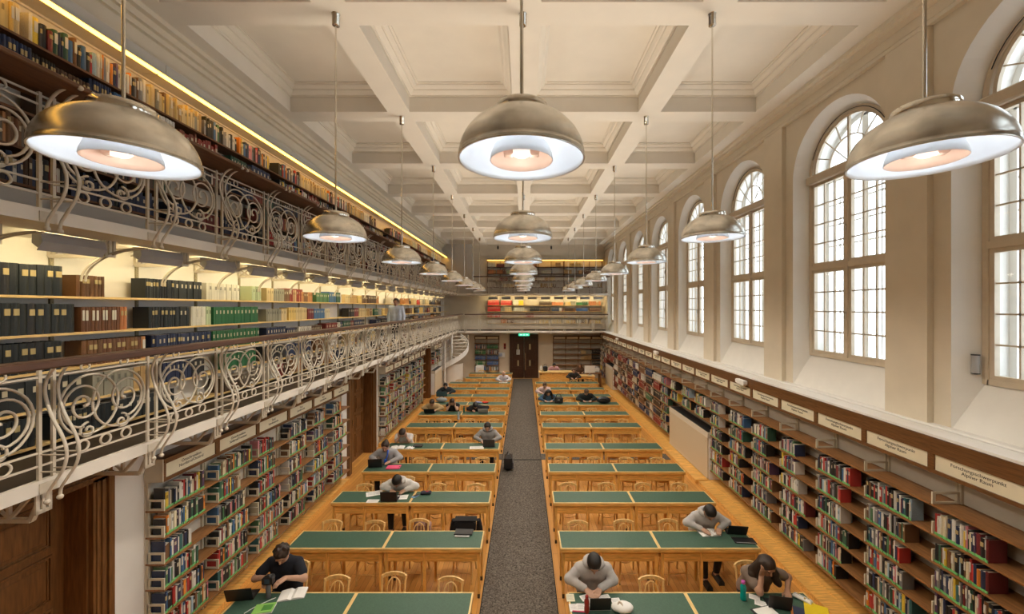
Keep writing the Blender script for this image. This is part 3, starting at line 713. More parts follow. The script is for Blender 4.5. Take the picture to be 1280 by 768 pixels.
for x0, x1, p, q in ((.95, 1.6, 'leather', 'leather'), (1.7, 2.4, 'orange', 'dark'), (2.5, 3.15, 'beige', 'leather'), (3.2, 3.9, 'green2', 'blue'), (3.98, 4.7, 'orange', 'orange')):
    erow(EL[0], x0, x1, p, (.17, .24), ew_); erow(EL[1], x0, x1, q, (.18, .24), ew_); erow(EL[3], x0, x1, 'beige', (.18, .24), ew_)
erow(EL[3], -1.4, -.6, 'orange', (.2, .24), ew_)
uw_ = 'on the end wall, upper gallery'
for zi, z in enumerate((2.45, 2.03, 1.62, 1.2)):
    x = -2.2
    while x < 4.6:
        L = rnd.uniform(.3, .75)
        if rnd.random() < .72: erow(EYE+z, x, min(x+L, 4.75), rnd.choice(['beige', 'beige', 'orange', 'white', 'dark']), (.2, .28), uw_)
        x += L+.03
XE1 = [(-3.02, 1.50, 2, 'left of the far double door', 'mixed'), (1.78, 3.10, 4, 'right of the far double door', None)]
for x0, W, n, nm, pal in XE1:
    t = end_case(x0, W, n, [2.16, 1.83, 1.5, 1.17, .84, .5], .0, M_walnut, 'brown floor bookcase on the end wall %s' % nm, 'end wall floor bookcases', False, M_backp, .26)
    MB().box(0, W, -.02, .02, 2.40, 2.58).build('fascia', M_fasw, t)
    for b in range(n): MB().box(W*b/n+.05, W*(b+1)/n-.05, -.024, -.018, 2.43, 2.55).build('sign', M_sign, t)
    MB().box(0, W, -.02, .30, 2.56, 2.60).build('top', M_fasw, t)
    if pal:
        for z in (1.83, 1.5, 1.17, .84, .5):
            for b in range(n): erow(z, x0+W*b/n+.03, x0+W*(b+1)/n-.06, rnd.choice(['mixed', 'blue', 'green2']), (.2, .26), 'in the floor bookcase left of the far door', (.02, .04), False)
    else:
        for z in (1.5, 1.17): erow(z, x0+1.7, x0+2.35, 'beige', (.2, .26), 'in the floor bookcase right of the far door')
        for z in (1.5, 1.17, .84): erow(z, x0+2.4, x0+3.05, 'black', (.2, .27), 'in the floor bookcase right of the far door')

# ------------------------------------------------------------------ build the books
def cover_mesh():
    m = MB(); b = .10
    # spine with a slight bulge, two boards
    vs = [(-.0, 0, 0), (-.045, .28, 0), (-.06, .5, 0), (-.045, .72, 0), (0, 1, 0), (1, 1, 0), (1, 1-b, 0), (.03, 1-b, 0), (.03, b, 0), (1, b, 0), (1, 0, 0)]
    n = len(vs); V = vs+[(x, y, 1) for x, y, _ in vs]
    m.add(V, [((i+1) % n, i, n+i, n+(i+1) % n) for i in range(n)])
    for o, s in ((0, 1), (n, -1)):
        F = [(0, 1, 2, 3, 4, 7, 8), (4, 5, 6, 7), (0, 8, 9, 10)]
        m.add(V, [tuple(i+o for i in (f if s > 0 else f[::-1])) for f in F])
    return m
_cov = cover_mesh().mesh('book_cover', mat('book_cloth', (.2, .2, .2), .5)); _pag = MB().box(.03, .965, .10, .90, .012, .975).mesh('page_block', M_pages)
_lab = MB().box(-.075, -.02, .02, .98, .0, .11).mesh('shelf_label', M_green)
_tit = MB().box(-.066, -.03, .18, .82, .62, .82).mesh('title_panel', mat('title_gilding', (.42, .33, .16), .45))
_tit2 = MB().box(-.066, -.03, .2, .8, .45, .86).mesh('title_panel', mat('title_print', (.55, .53, .48), .5))
def corners_of(b):
    if b['side'] == 'R': x0, x1, y0, y1 = b['f'], b['f']+b['d'], b['s'], b['s']+b['t']
    elif b['side'] == 'L': x0, x1, y0, y1 = b['f']-b['d'], b['f'], b['s'], b['s']+b['t']
    else: x0, x1, y0, y1 = b['s'], b['s']+b['t'], b['f'], b['f']+b['d']
    return x0, x1, y0, y1
for b in BOOKS:
    x0, x1, y0, y1 = corners_of(b); xf = b['f']
    sc = 0
    if b['side'] != 'E' and y0 > .5:
        p0, p1 = px(xf, y0), px(xf, y1); zt = 384-FPX*(b['z']+b['h']-EYE)/y0; zbm = 384-FPX*(b['z']-EYE)/y0
        if min(p0, p1) > 0 and max(p0, p1) < 1280 and zbm < 768+30 and zt > 0:
            sc = abs(p1-p0)*(zbm-zt)
            if b['side'] == 'R': sc *= 1.15
            s_ = (b['z']+b['h']-EYE)/abs(xf)
            if b['side'] == 'L' and b['z'] > GU and s_ < .50 and s_ > .415: sc = 0       # behind the wide handrail
            if b['side'] == 'L' and GL < b['z'] < GU and -.115 > s_ > -.2: sc *= .3
            if b['side'] == 'L' and b['z'] > GU and s_ < .42: sc *= .45                     # behind the upper railing
            if b['side'] == 'L' and GL < b['z'] < GU and s_ < -.115: sc *= .45
    b['sc'] = sc
order = sorted(range(len(BOOKS)), key=lambda i: -BOOKS[i]['sc'])
chosen = set(order[:300])
cov_mats = {}
cnt = {}
SV, SF, SC = [], [], []
used_labels = {}
for i, b in enumerate(BOOKS):
    x0, x1, y0, y1 = corners_of(b)
    if i in chosen:
        key = (b['n'], b['w'])
        o = bpy.data.objects.new('book', _cov); COL.objects.link(o)
        loc, rz = ((b['f'], b['s'], b['z']), 0) if b['side'] == 'R' else ((b['f'], b['s']+b['t'], b['z']), PI) if b['side'] == 'L' else ((b['s']+b['t'], b['f'], b['z']), PI/2)
        o.location = loc; o.rotation_euler = (0, 0, rz); o.scale = (b['d'], b['t'], b['h'])
        o.material_slots[0].link = 'OBJECT'
        q = tuple(round(c, 2) for c in b['c'])
        if q not in cov_mats: cov_mats[q] = mat('book_cloth_%d' % len(cov_mats), b['c'], .48, var=.15, scale=18)
        o.material_slots[0].material = cov_mats[q]
        if b['strip']:
            lab = '%s book, %s from far bracket, %s' % (b['n'], ORD[b['i']], b['w']) if b['side'] == 'R' else '%s book, %s along, %s' % (b['n'], ORD[b['i']], b['w'])
        else:
            # gallery rows: count along the shelf from the camera
            cnt.setdefault(b['w'], []).append((b['s'], o, b['n'])); lab = None
        tag(o, lab, 'book', 'books on the reading room shelves' if b['strip'] else 'volumes on the gallery shelves')
        for me, nm, ok in ((_pag, 'page_block', True), (_lab, 'shelf_label', b['strip']), (_tit if b['n'] in ('black', 'brown leather', 'dark brown', 'dark blue', 'green', 'navy', 'orange and brown', 'dark red') else _tit2, 'title_panel', b['h'] > .2 and (i % 3 != 0))):
            if ok:
                c = bpy.data.objects.new(nm, me); COL.objects.link(c); c.parent = o
    else:
        n = len(SV)
        SV += [(x0,y0,b['z']),(x1,y0,b['z']),(x1,y1,b['z']),(x0,y1,b['z']),(x0,y0,b['z']+b['h']),(x1,y0,b['z']+b['h']),(x1,y1,b['z']+b['h']),(x0,y1,b['z']+b['h'])]
        F = [(0,1,5,4),(1,2,6,5),(2,3,7,6),(3,0,4,7)]
        SF += [tuple(a+n for a in f) for f in F]; SC += [b['c']]*4
        SF.append((n+4, n+5, n+6, n+7)); SC.append((.62, .58, .5) if b['n'] not in ('black',) else (.35, .33, .3))
        def sub(u0, u1, v0, v1, col):
            n = len(SV); e = .0025
            za, zb_ = b['z']+b['h']*v0, b['z']+b['h']*v1
            if b['side'] in 'RL':
                x = b['f']+(-e if b['side'] == 'R' else e); ya, yb = y0+(y1-y0)*u0, y0+(y1-y0)*u1
                SV.extend([(x, ya, za), (x, yb, za), (x, yb, zb_), (x, ya, zb_)])
            else:
                xa, xb = x0+(x1-x0)*u0, x0+(x1-x0)*u1; SV.extend([(xa, b['f']-e, za), (xb, b['f']-e, za), (xb, b['f']-e, zb_), (xa, b['f']-e, zb_)])
            SF.append((n, n+1, n+2, n+3)); SC.append(col)
        if b['strip']: sub(.02, .98, 0, .12, (.16, .50, .17))
        if b['h'] > .2 and i % 2: sub(.15, .85, .6, .8, (.5, .45, .33) if sum(b['c']) < .6 else tuple(c*.45 for c in b['c']))
for w, L in cnt.items():
    for j, (s_, o, n) in enumerate(sorted(L, key=lambda q: q[0])):
        o['label'] = '%s volume, %s from the near end, %s' % (n, ORD[j], w)
me = bpy.data.meshes.new('books'); me.from_pydata(SV, [], SF)
at = me.color_attributes.new('Col', 'FLOAT_COLOR', 'CORNER')
cols = np.ones((len(me.loops), 4), np.float32); starts = np.zeros(len(SF), np.int32); me.polygons.foreach_get('loop_start', starts)
tot = np.array([len(f) for f in SF]); idx = np.repeat(np.arange(len(SF)), tot); cols[:, :3] = np.array(SC, np.float32)[idx]
at.data.foreach_set('color', cols.ravel()); me.materials.append(attr_mat())
o = bpy.data.objects.new('books', me); COL.objects.link(o); tag(o, 'all the smaller books filling the remaining shelves of the hall', 'books', kind='stuff')
print('BOOKS', len(BOOKS), 'chosen min score', BOOKS[order[299]]['sc'])
# ------------------------------------------------------------------ gallery railings
def rail_meshes():
    T = .0108
    u0, u1 = .055, PITCH-.055
    p = MB(); cx = (u0+u1)/2; Wd = u1-u0
    def circ(c, z, rx, rz, n=22, r=T, a0=0, a1=2*PI, closed=True):
        N = n; return [(0, c+rx*math.cos(a0+(a1-a0)*k/(N if closed else N-1)), z+rz*math.sin(a0+(a1-a0)*k/(N if closed else N-1))) for k in range(N)]
    for z in (.12, .225, .825, .90): p.box(-.006, .006, 0, PITCH, z-.008, z+.008)
    ry = .275; zc = .525; rx = .245*Wd/.813
    for s in (-1, 1):
        c = cx+s*(Wd*.5-.03-rx)
        p.tube(circ(c, zc, rx, ry-.012, 30), T, 5, True)
        sc = cx+s*(Wd*.5-.03-rx*.78); zs = zc+.01
        pts = []
        for k in range(46):
            q = k/45; a = -PI/2+s*0+q*2*PI*1.9; r = .165*(1-q)**.8+.014
            pts.append((0, sc+s*r*1.0*math.cos(a), zs+r*1.12*math.sin(a)))
        p.tube(pts, [T]*30+[T*(1+.5*k/16) for k in range(16)], 5)
        # small counter scroll below
        pts = []
        for k in range(22):
            q = k/21; a = PI/2+q*2*PI*1.25; r = .062*(1-q)**.8+.010
            pts.append((0, sc-s*.035-s*r*math.cos(a), .298+r*math.sin(a)))
        p.tube(pts, T, 5)
        p.tube(circ(c+s*.04, .863, .036, .036, 14), T*.8, 5, True)
        p.tube(circ(c+s*.06, .173, .046, .046, 14), T*.9, 5, True)
    p.tube(circ(cx, .173, .046, .046, 14), T*.9, 5, True)
    post = MB()
    for u in (-.048, .048): post.box(-.011, .011, u-.011, u+.011, -.02, .925)
    post.box(-.02, .02, -.06, .06, -.10, -.02)
    br = MB()
    pr = [(.315, .955), (.22, .958), (.12, .905), (.055, .80), (.045, .69), (.095, .52), (.175, .37), (.215, .24), (.195, .11), (.12, -.01), (.07, -.09), (.06, -.15)]
    for u in (-.045, .045):
        br.tube([(n, u, z) for n, z in [(v.x, v.y) for v in catmull([(a, b, 0) for a, b in pr], 4)]], .0125, 6, flat=(1, .8))
        br.ball((.06, u, -.165), .022, 8); br.ball((.325, u, .955), .02, 8)
        br.tube([(0, u, .21), (.21, u, .21)], .007, 5); br.tube([(0, u, .075), (.17, u, .075)], .007, 5)
    return p, post, br
_p, _po, _br = rail_meshes()
def railing(name, label, loc, rz, n, scale_u, n_out, zr, wide, first=0):
    t = thing('gallery_railing', label, 'railing', loc, rz)
    L = PITCH*scale_u*n
    h = MB()
    if wide: h.bbox(-.20, .33, 0, L, .945, .985, .008)
    else: h.bbox(.20, .345, 0, L, .925, .99, .012)
    h.build('handrail', M_upboard if wide else M_rail, t)
    a = _po.build('post', M_metal, t); b = _br.build('curved_brace', M_metal, t); c = _p.build('scroll_panel', M_metal, t)
    c.scale = (1, scale_u, 1)
    for k in range(n):
        y = PITCH*scale_u*k
        if k == 0: continue
        inst(a, t, (0, y, 0)); inst(b, t, (0, y, 0)); inst(c, t, (0, y, 0), 0, (1, scale_u, 1))
    inst(a, t, (0, L, 0)); inst(b, t, (0, L, 0))
    return t
YST = 3.256-2*PITCH
NR = 24
railing('l', 'cream wrought iron scroll railing along the lower gallery with slim dark handrail', (GX, YST, GL), 0, NR, 1, 1, .96, False)
railing('u', 'cream wrought iron scroll railing along the upper gallery under a wide brown board', (GX, YST, GU), 0, NR-1, 1, 1, .94, True)
railing('el', 'cream scroll railing across the end wall on the lower gallery', (-3.40, 23.43, GL), -PI/2, 10, .890, 1, .96, False)
railing('eu', 'cream scroll railing across the end wall on the upper gallery', (-2.90, 23.43, GU), -PI/2, 9, .942, 1, .96, False)
# brackets under the gallery floors
def truss(L, h):
    m = MB(); t = .012
    def bar(a, b, w=.024):
        m.tube([(a[0], 0, a[1]), (b[0], 0, b[1])], w, 4, sm=False)
    bar((0, -.03), (L, -.03)); bar((0, -h), (L*.86, -h)); bar((L*.86, -h), (L-.02, -.06)); bar((0, -.03), (0, -h)); bar((L*.60, -.03), (L*.60, -h), .017); bar((L*.60, -h), (L*.86, -.03), .017)
    m.box(L-.012, L+.004, -.055, -.03, -.17, .0).box(L-.012, L+.004, -.012, .012, -.17, .0).box(L-.012, L+.004, .03, .055, -.17, .0).box(L-.012, L+.004, -.055, .055, -.17, -.14)
    bar((L*.31, -.03), (L*.31, -h), .017); bar((0, -h), (L*.31, -.03), .012); bar((0, -.03), (L*.31, -h), .012); bar((L*.31, -h), (L*.62, -.03), .012); bar((L*.31, -.03), (L*.62, -h), .012)
    return m
_tl = truss(.70, .235); _tu = truss(.62, .16)
arc = MB(); arc.tube([(.0+.60*math.sin(PI/2*k/10), 0, -.33+.27*(1-math.cos(PI/2*k/10))**.9) for k in range(11)][::-1], .014, 4, sm=False, flat=(1.2, .6))
arc = MB(); pts = [(.02+.66*(1-math.cos(PI/2*k/12)), 0, -.42+.34*math.sin(PI/2*k/12)) for k in range(13)]
for u in (-.02, .02): arc.tube([(x, u, z) for x, _, z in pts], .010, 4, sm=False)
for z, nm, x0, m1 in ((GL-.10, 'lower', LW, _tl), (GU-.10, 'upper', -4.60, _tu)):
    fb = None; fa = None
    gobj = bpy.data.objects['floor_gallery_'+nm]
    for k in range(NR-1):
        y = YST+PITCH*(k+1)
        if fb is None: fb = m1.build('bracket', M_metal, gobj, loc=(x0 if nm == 'lower' else -4.90, y, z))
        else: inst(fb, gobj, (x0 if nm == 'lower' else -4.90, y, z))
        if nm == 'upper':
            if fa is None: fa = arc.build('arched_brace', M_metal, gobj, loc=(-4.58, y, z))
            else: inst(fa, gobj, (-4.58, y, z))
# wall lamps that light the lower gallery shelves
def make_wall_lamp():
    t = thing('shelf_lamp')
    s = MB(); w = .275
    P = [(.035, .0), (.045, -.01), (.065, -.085), (.02, -.165), (.012, -.163), (.055, -.085), (.035, -.012)]
    s.prism(P, -w, w, 'y'); s.box(-.04, .036, -w, w, -.006, .0)
    for e in (-w, w-.004): s.prism([(-.03, -.002), (.036, -.002), (.06, -.085), (.02, -.14), (-.03, -.10)], e, e+.004, 'y')
    s.build('shade', M_grey, t)
    MB().tube([(.0, -w+.02, -.05), (.0, w-.02, -.05)], .016, 8).build('tube', M_tube, t)
    a = MB()
    for y in (-w+.04, w-.04): a.tube([(-.55, y, -.035), (-.02, y, -.005)], .007, 5)
    a.tube([(-.02, w, -.004), (-.02, w+.16, -.004)], .006, 5); a.build('arm', M_metal, t)
    return t
wl = make_wall_lamp(); LST = capture(wl)
for k in range(NR-2):
    y = YST+PITCH*(k+.62)
    lab = 'grey shelf lamp under the upper gallery, %s from the camera' % ORD[k]
    if k == 0: wl.location = (-4.30, y, EYE+.665); o = wl; o['label'] = lab
    else: o = dup(LST, (-4.30, y, EYE+.665), None, lab)
    tag(o, cat='lamp', group='grey shelf lamps of the lower gallery')
for k in range(9):
    x = -2.25+EP*(k+.5)
    o = dup(LST, (x, 24.15, EYE+.62), -PI/2, 'grey shelf lamp on the end wall, %s from the left' % ORD[k], 'grey shelf lamps of the end wall')
# winding stair in the far corner
st = thing('winding_stair', 'white winding stair with curved stringer in the far corner beside the galleries', 'stair', (-4.0, 22.36, 0))
RS = .93; zt = lambda d: 2.1+d/180*1.55
d_top = (GL-2.1)/1.55*180; d_bot = -2.1/1.55*180
n = 48; A = [d_bot+(d_top-d_bot)*i/n for i in range(n+1)]
m = MB(); vs = []
A0 = A; A = [d for d in A0 if zt(d)+.16 < GL-.11]; n = len(A)-1
for d in A:
    a = math.radians(d)
    for r, dz in ((RS, -.12), (RS, .16), (RS-.03, .16), (RS-.03, -.12)): vs.append((r*math.cos(a), r*math.sin(a), zt(d)+dz))
m.add(vs, [(i*4+k, i*4+4+k, i*4+4+(k+1) % 4, i*4+(k+1) % 4) for i in range(n) for k in range(4)], 0, False)
m.build('stringer', M_white, st)
ns = 17
for i in range(ns):
    d0 = d_bot+(d_top-d_bot)*i/ns; d1 = d_bot+(d_top-d_bot)*(i+1.1)/ns; z = zt(d0)+.08
    a, b = math.radians(d0), math.radians(d1)
    if z > GL-.11: continue
    MB().prism([(.05*math.cos(a), .05*math.sin(a)), (RS*math.cos(a), RS*math.sin(a)), (RS*math.cos(b), RS*math.sin(b)), (.05*math.cos(b), .05*math.sin(b))], z-.03, z, 'z').build('tread', M_fascia, st)
MB().tube([(0, 0, 0), (0, 0, GL-.105)], .06, 12).build('centre_pole', M_white, st)
hr = MB()
for off in (.95, .70, .45): hr.tube([(RS*math.cos(math.radians(d)), RS*math.sin(math.radians(d)), zt(d)+off) for d in A if zt(d)+off < GL-.13], .016 if off > .9 else .010, 6)
hr.build('handrail', M_metal, st)
bl = MB()
for d in A[::2]:
    if zt(d)+.95 < GL-.1: bl.tube([(RS*math.cos(math.radians(d)), RS*math.sin(math.radians(d)), zt(d)+.1), (RS*math.cos(math.radians(d)), RS*math.sin(math.radians(d)), zt(d)+.95)], .009, 5)
bl.build('balusters', M_metal, st)
dr = MB(); dr.lathe([(.62, 0), (.62, 1.25)], 20, a0=-PI*.75, a1=PI*.15); dr.lathe([(.60, 0), (.60, 1.25)], 20, a0=-PI*.75, a1=PI*.15); dr.build('curved_panel', M_fascia, st)
MB().tube([(-.2, -RS, 0), (-.2, -RS, GL-.105)], .035, 10).build('support_post', M_white, st)
# exit sign and wall things by the end door
ex = thing('exit_sign', 'green lit exit sign with running figure and arrows over the far double door', 'exit sign', (0, 24.0, 2.72))
MB().bbox(-.32, .32, -.03, .03, -.07, .08, .01).build('housing', mat('exit_green', (.02, .30, .14), .4, emit=(.06, .75, .38), emit_s=.9), ex)
e = MB()
for s in (-1, 1): e.prism([(s*.25, 0), (s*.18, .04), (s*.18, .015), (s*.10, .015), (s*.10, -.015), (s*.18, -.015), (s*.18, -.04)], -.036, -.031, 'y')
e.tube([(0, -.034, .02), (.0, -.034, -.015)], .012, 5).ball((.008, -.034, .04), .013, 8).tube([(0, -.034, -.015), (-.03, -.034, -.05)], .009, 5).tube([(0, -.034, -.015), (.03, -.034, -.03), (.03, -.034, -.05)], .009, 5).tube([(-.035, -.034, .0), (0, -.034, .015), (.035, -.034, .0)], .008, 5)
e.build('pictogram', mat('exit_white', (.8, .9, .85), .5, emit=(.8, 1, .9), emit_s=.6), ex)
MB().tube([(-.2, 0, .08), (-.2, 0, .165)], .008, 5).tube([(.2, 0, .08), (.2, 0, .165)], .008, 5).build('hanger', M_metal, ex)
nb = thing('notice', 'white printed notice on the left leaf of the far double door', 'notice', (-.36, YE-.108, 1.60))
MB().box(-.10, .10, -.006, .0, -.15, .15).build('paper', M_white, nb)
for i in range(5): MB().box(-.08, .05-.02*(i % 2), -.008, -.006, .10-.05*i, .118-.05*i).build('printed_line', M_ink, nb)
rb = thing('red_wall_sign', 'small red fire sign on the wall left of the far door', 'sign', (-1.18, YE-.005, 1.95))
MB().box(-.07, .07, -.015, 0, -.18, .18).box(-.05, .05, -.018, -.015, .02, .12, 1).box(-.05, .05, -.018, -.015, -.13, -.04, 1).build('plate', [mat('sign_red', (.35, .02, .02), .5), mat('sign_dark', (.07, .01, .01), .5)], rb)
bx = thing('wall_box', 'white information box mounted on the wall beside the far door', 'box', (-1.40, YE-.02, 1.42))
MB().bbox(-.22, .22, -.10, .0, -.16, .16, .01).build('housing', M_white, bx); MB().box(-.16, .06, -.105, -.1, -.08, .10).build('screen', mat('pale_blue_card', (.35, .45, .65), .5), bx)
# spot lamps on the upper end wall
for i, x in enumerate((-1.55, 1.62)):
    t = thing('small_spotlight', 'small black spotlight on the upper end wall, %s one' % ('left' if i == 0 else 'right'), 'lamp', (x, 24.05, 7.92))
    MB().tube([(0, 0, .17), (0, 0, .05)], .012, 6).build('stem', M_blackm, t); MB().tube([(0, 0, .06), (0, -.05, -.10)], .05, 10).build('head', M_blackm, t)

ac = thing('window_opener', 'silver cylinder opener on the frame edge of the nearest window', 'window opener', (5.13, WC[1]+.86, 3.62))
MB().tube([(0, 0, 0), (0, 0, .20)], .035, 12).build('cylinder', M_grey, ac); MB().tube([(0, 0, -.012), (0, 0, 0)], .038, 12).build('end_cap', M_blackm, ac); MB().tube([(0, 0, .20), (0, 0, .212)], .038, 12).build('end_cap', M_blackm, ac)
# ------------------------------------------------------------------ reading desks
TH = .76; TD = .485
def make_desk(L):
    """origin: floor, middle of the far edge; the near edge lies at y = -TD"""
    t = thing('reading_desk'); h = L/2
    MB().bbox(-h+.002, h-.002, -TD, 0, TH-.065, TH-.004, .006).build('top', M_oak, t)
    MB().box(-h+.022, h-.022, -TD+.022, -.018, TH-.006, TH).build('inlay', M_lino, t)
    e = MB(); z0, z1 = TH-.02, TH+.001
    e.box(-h+.002, h-.002, -TD-.001, -TD+.022, z0, z1).box(-h+.002, h-.002, -.018, .001, z0, z1).box(-h+.001, -h+.022, -TD, 0, z0, z1).box(h-.022, h-.001, -TD, 0, z0, z1)
    e.build('edging', M_edge, t)
    a = MB(); z0, z1 = TH-.21, TH-.06
    a.box(-h+.05, h-.05, -TD+.03, -TD+.05, z0, z1).box(-h+.05, h-.05, -.05, -.03, z0+.085, z1).box(-h+.03, -h+.05, -TD+.05, -.05, z0, z1).box(h-.05, h-.03, -TD+.05, -.05, z0, z1)
    a.build('apron', M_oak, t)
    for x in (-h+.045, h-.045):
        for y in (-TD+.045, -.045):
            l = MB(); l.prism([(x-.024, TH-.06), (x+.024, TH-.06), (x+.016, .06), (x-.016, .06)], y-.02, y+.02, 'y'); lo = l.build('leg', M_oaky, t)
            MB().box(x-.018, x+.018, y-.021, y+.021, 0, .065).build('foot_cap', M_cap, lo)
    for x in (-.12, -.04):
        l = MB(); y = -TD+.04 if x < -.1 else -.06
        l.box(x-.02, x+.02, y-.018, y+.018, 0, TH-.06); l.build('leg', M_oaky, t)
    return t
RX0, RX1, RM = .545, 3.54, 2.03
LX0, LX1, LM = -3.56, -.635, -2.11
DY = [5.11+1.405*k for k in range(5)]+[12.6+1.38*k for k in range(8)]
TOPS = []
_dl, _dr = make_desk(1.475), None
lst = capture(_dl)
first = True
for k, y in enumerate(DY):
    l0 = LX0 if k < 11 else -2.98
    cells = [((l0+LM)/2, LM-l0, 'left of the carpet, shelf side'), ((LM+LX1)/2, LX1-LM, 'left of the carpet, aisle side')]
    if k < 11: cells += [((RX0+RM)/2, RM-RX0, 'right of the carpet, aisle side'), ((RM+RX1)/2, RX1-RM, 'right of the carpet, window side')]
    for x, L, nm in cells:
        lab = 'green-topped oak desk, %s row from camera, %s' % (ORD[k], nm)
        if first: o = _dl; o.location = (x, y, 0); o['label'] = lab; first = False
        else: o = dup(lst, (x, y, 0), None, lab)
        o.scale = (L/1.475, 1, 1); tag(o, cat='desk', group='green-topped reading desks')
# ------------------------------------------------------------------ bentwood chairs
def make_chair():
    """faces -y; origin on the floor under the middle of the back"""
    t = thing('bentwood_chair')
    s = MB(); P = [(.185*math.cos(a)*(1 if math.sin(a) < 0 else .92), -.20+.19*math.sin(a)) for a in [2*PI*k/20 for k in range(20)]]
    s.prism(P, .435, .46, 'z'); s.build('seat', M_chair, t)
    r = MB(); r.tube([(x*1.0, y, .425) for x, y in P], .015, 6, True); r.build('seat_ring', M_chair, t)
    for x in (-.135, .135):
        MB().tube([(x, -.33, .43), (x*1.12, -.35, .0)], [.018, .013], 8).build('leg', M_chair, t)
        MB().tube(catmull([(x*1.22, .03, 0), (x*1.10, -.03, .30), (x*1.08, -.035, .46), (x*1.12, -.01, .64), (x*1.16, .02, .80)], 4), .0145, 8).build('back_leg', M_chair, t)
        MB().tube(catmull([(x*1.1, -.34, .22), (x*.95, -.26, .36), (x*.75, -.18, .415)], 4), .009, 6).build('brace', M_chair, t)
    tr = MB(); n = 14; vs = []
    for k in range(n+1):
        q = -1+2*k/n; x = .172*q; y = .022+.035*(1-q*q); zt_ = .795+.030*(1-abs(q)**2.2)
        zb_ = zt_-.045-.0*(1-q*q)
        vs += [(x, y-.011, zb_), (x, y+.011, zb_), (x, y+.011, zt_), (x, y-.011, zt_)]
    tr.add(vs, [(k*4+i, k*4+(i+1) % 4, k*4+4+(i+1) % 4, k*4+4+i) for k in range(n) for i in range(4)]+[(3, 2, 1, 0), (n*4, n*4+1, n*4+2, n*4+3)])
    tr.build('top_rail', M_chair, t)
    lp = MB(); lp.tube(catmull([(-.085, -.035, .45), (-.088, -.01, .60), (-.07, .025, .71), (0, .045, .755), (.07, .025, .71), (.088, -.01, .60), (.085, -.035, .45)], 4), .010, 6)
    lp.build('back_loop', M_chair, t)
    for x in (-.03, .03): MB().tube([(x, -.03, .45), (x, .035, .75)], .007, 5).build('spindle', M_chair, t)
    MB().tube(catmull([(-.155, .0, .20), (-.05, -.10, .20), (.05, -.10, .20), (.155, .0, .20)], 4), .009, 6).build('stretcher', M_chair, t); MB().tube([(-.15, -.345, .17), (.15, -.345, .17)], .009, 6).build('stretcher', M_chair, t); MB().tube([(-.145, .0, .28), (.145, .0, .28)], .009, 6).build('stretcher', M_chair, t)
    return t
ch = make_chair(); CH = capture(ch); first = True
RXC = [.89, 1.66, 2.40, 3.12]; LXC = [-3.17, -2.45, -1.73, -.97]
SEATED = {}      # (side,row,seat) -> extra distance from the desk
for key in [('R', 0, 0), ('R', 0, 3), ('R', 1, 3), ('L', 0, 0), ('L', 2, 1), ('L', 3, 0), ('L', 4, 0), ('L', 4, 3), ('L', 6, 0), ('L', 6, 1), ('L', 6, 2), ('L', 8, 0), ('L', 10, 3), ('R', 7, 0), ('R', 8, 0), ('R', 7, 2)]:
    SEATED[key] = .36
SKIP = {('R', 0, 2)}
PULL = {('L', 0, 2): .10, ('L', 1, 3): .05, ('R', 2, 1): .04, ('L', 3, 2): .08, ('L', 1, 0): .02, ('R', 1, 1): .03}
for k, y in enumerate(DY):
    for side, xs in (('L', LXC), ('R', RXC)):
        if side == 'R' and k > 10: continue
        for j, x in enumerate(xs):
            if (side, k, j) in SKIP or (side == 'L' and k > 10 and j == 0): continue
            sd = (side, k, j) in SEATED
            yy = y+.15+(SEATED[(side, k, j)] if sd else PULL.get((side, k, j), rnd.uniform(-.01, .05)))
            nm = '%s seat from the left' % ORD[j]
            lab = 'bentwood chair, %s row %s of carpet, %s%s' % (ORD[k], 'left' if side == 'L' else 'right', nm, ', occupied' if (side, k, j) in SEATED else '')
            if side == 'L' and k > 10 and j == 1: x = -2.385; sd = True; yy += .26
            loc = (x+rnd.uniform(-.02, .02)*(not sd), yy, 0); rz = rnd.uniform(-.08, .08) if not (k > 10 and j == 1) else 0.
            if (side, k, j) == ('R', 0, 3): loc = (x-.03, yy-.02, 0)
            if first: o = ch; o.location = loc; o.rotation_euler = (0, 0, rz); o['label'] = lab; first = False
            else: o = dup(CH, loc, rz, lab)
            tag(o, cat='chair', group='bentwood reading room chairs')
# ------------------------------------------------------------------ issue desk and furniture in the far right corner
cd = thing('issue_desk', 'tall honey oak issue desk near the far double door', 'counter', (.78, 21.1, 0))
MB().bbox(0, 1.75, -.06, .5, .93, .985).build('counter_top', M_edge, cd); MB().box(.06, 1.70, 0, .03, 0, .93).build('front_panel', M_oak, cd)
MB().box(.04, .08, 0, .48, 0, .93).build('side_panel', M_oak, cd); MB().box(1.67, 1.71, 0, .48, 0, .93).build('side_panel', M_oak, cd)
MB().box(.1, .16, -.015, 0, .05, .9).box(1.6, 1.66, -.015, 0, .05, .9).box(.1, 1.66, -.015, 0, .82, .9).build('moulding', M_oaky, cd)
lt = thing('side_table', 'low honey oak table beside the issue desk with papers on it', 'table', (2.75, 21.2, 0))
MB().bbox(0, 1.0, 0, .6, .70, .74).build('top', M_edge, lt)
for x in (.06, .94):
    for y in (.06, .54): MB().box(x-.025, x+.025, y-.025, y+.025, 0, .70).build('leg', M_oak, lt)
MB().box(.05, .95, .04, .06, .58, .70).build('apron', M_oak, lt)
dt = thing('corner_desk', 'brown desk against the far window corner carrying a printer', 'desk', (3.45, 22.0, 0))
MB().bbox(0, .78, 0, .7, .72, .76).build('top', M_walnut, dt)
for x in (.04, .74): MB().box(x-.03, x+.03, .03, .67, 0, .72).build('side_panel', M_walnut, dt)
pr = thing('printer', 'pale grey printer on the brown corner desk', 'printer', (3.90, 22.40, .761))
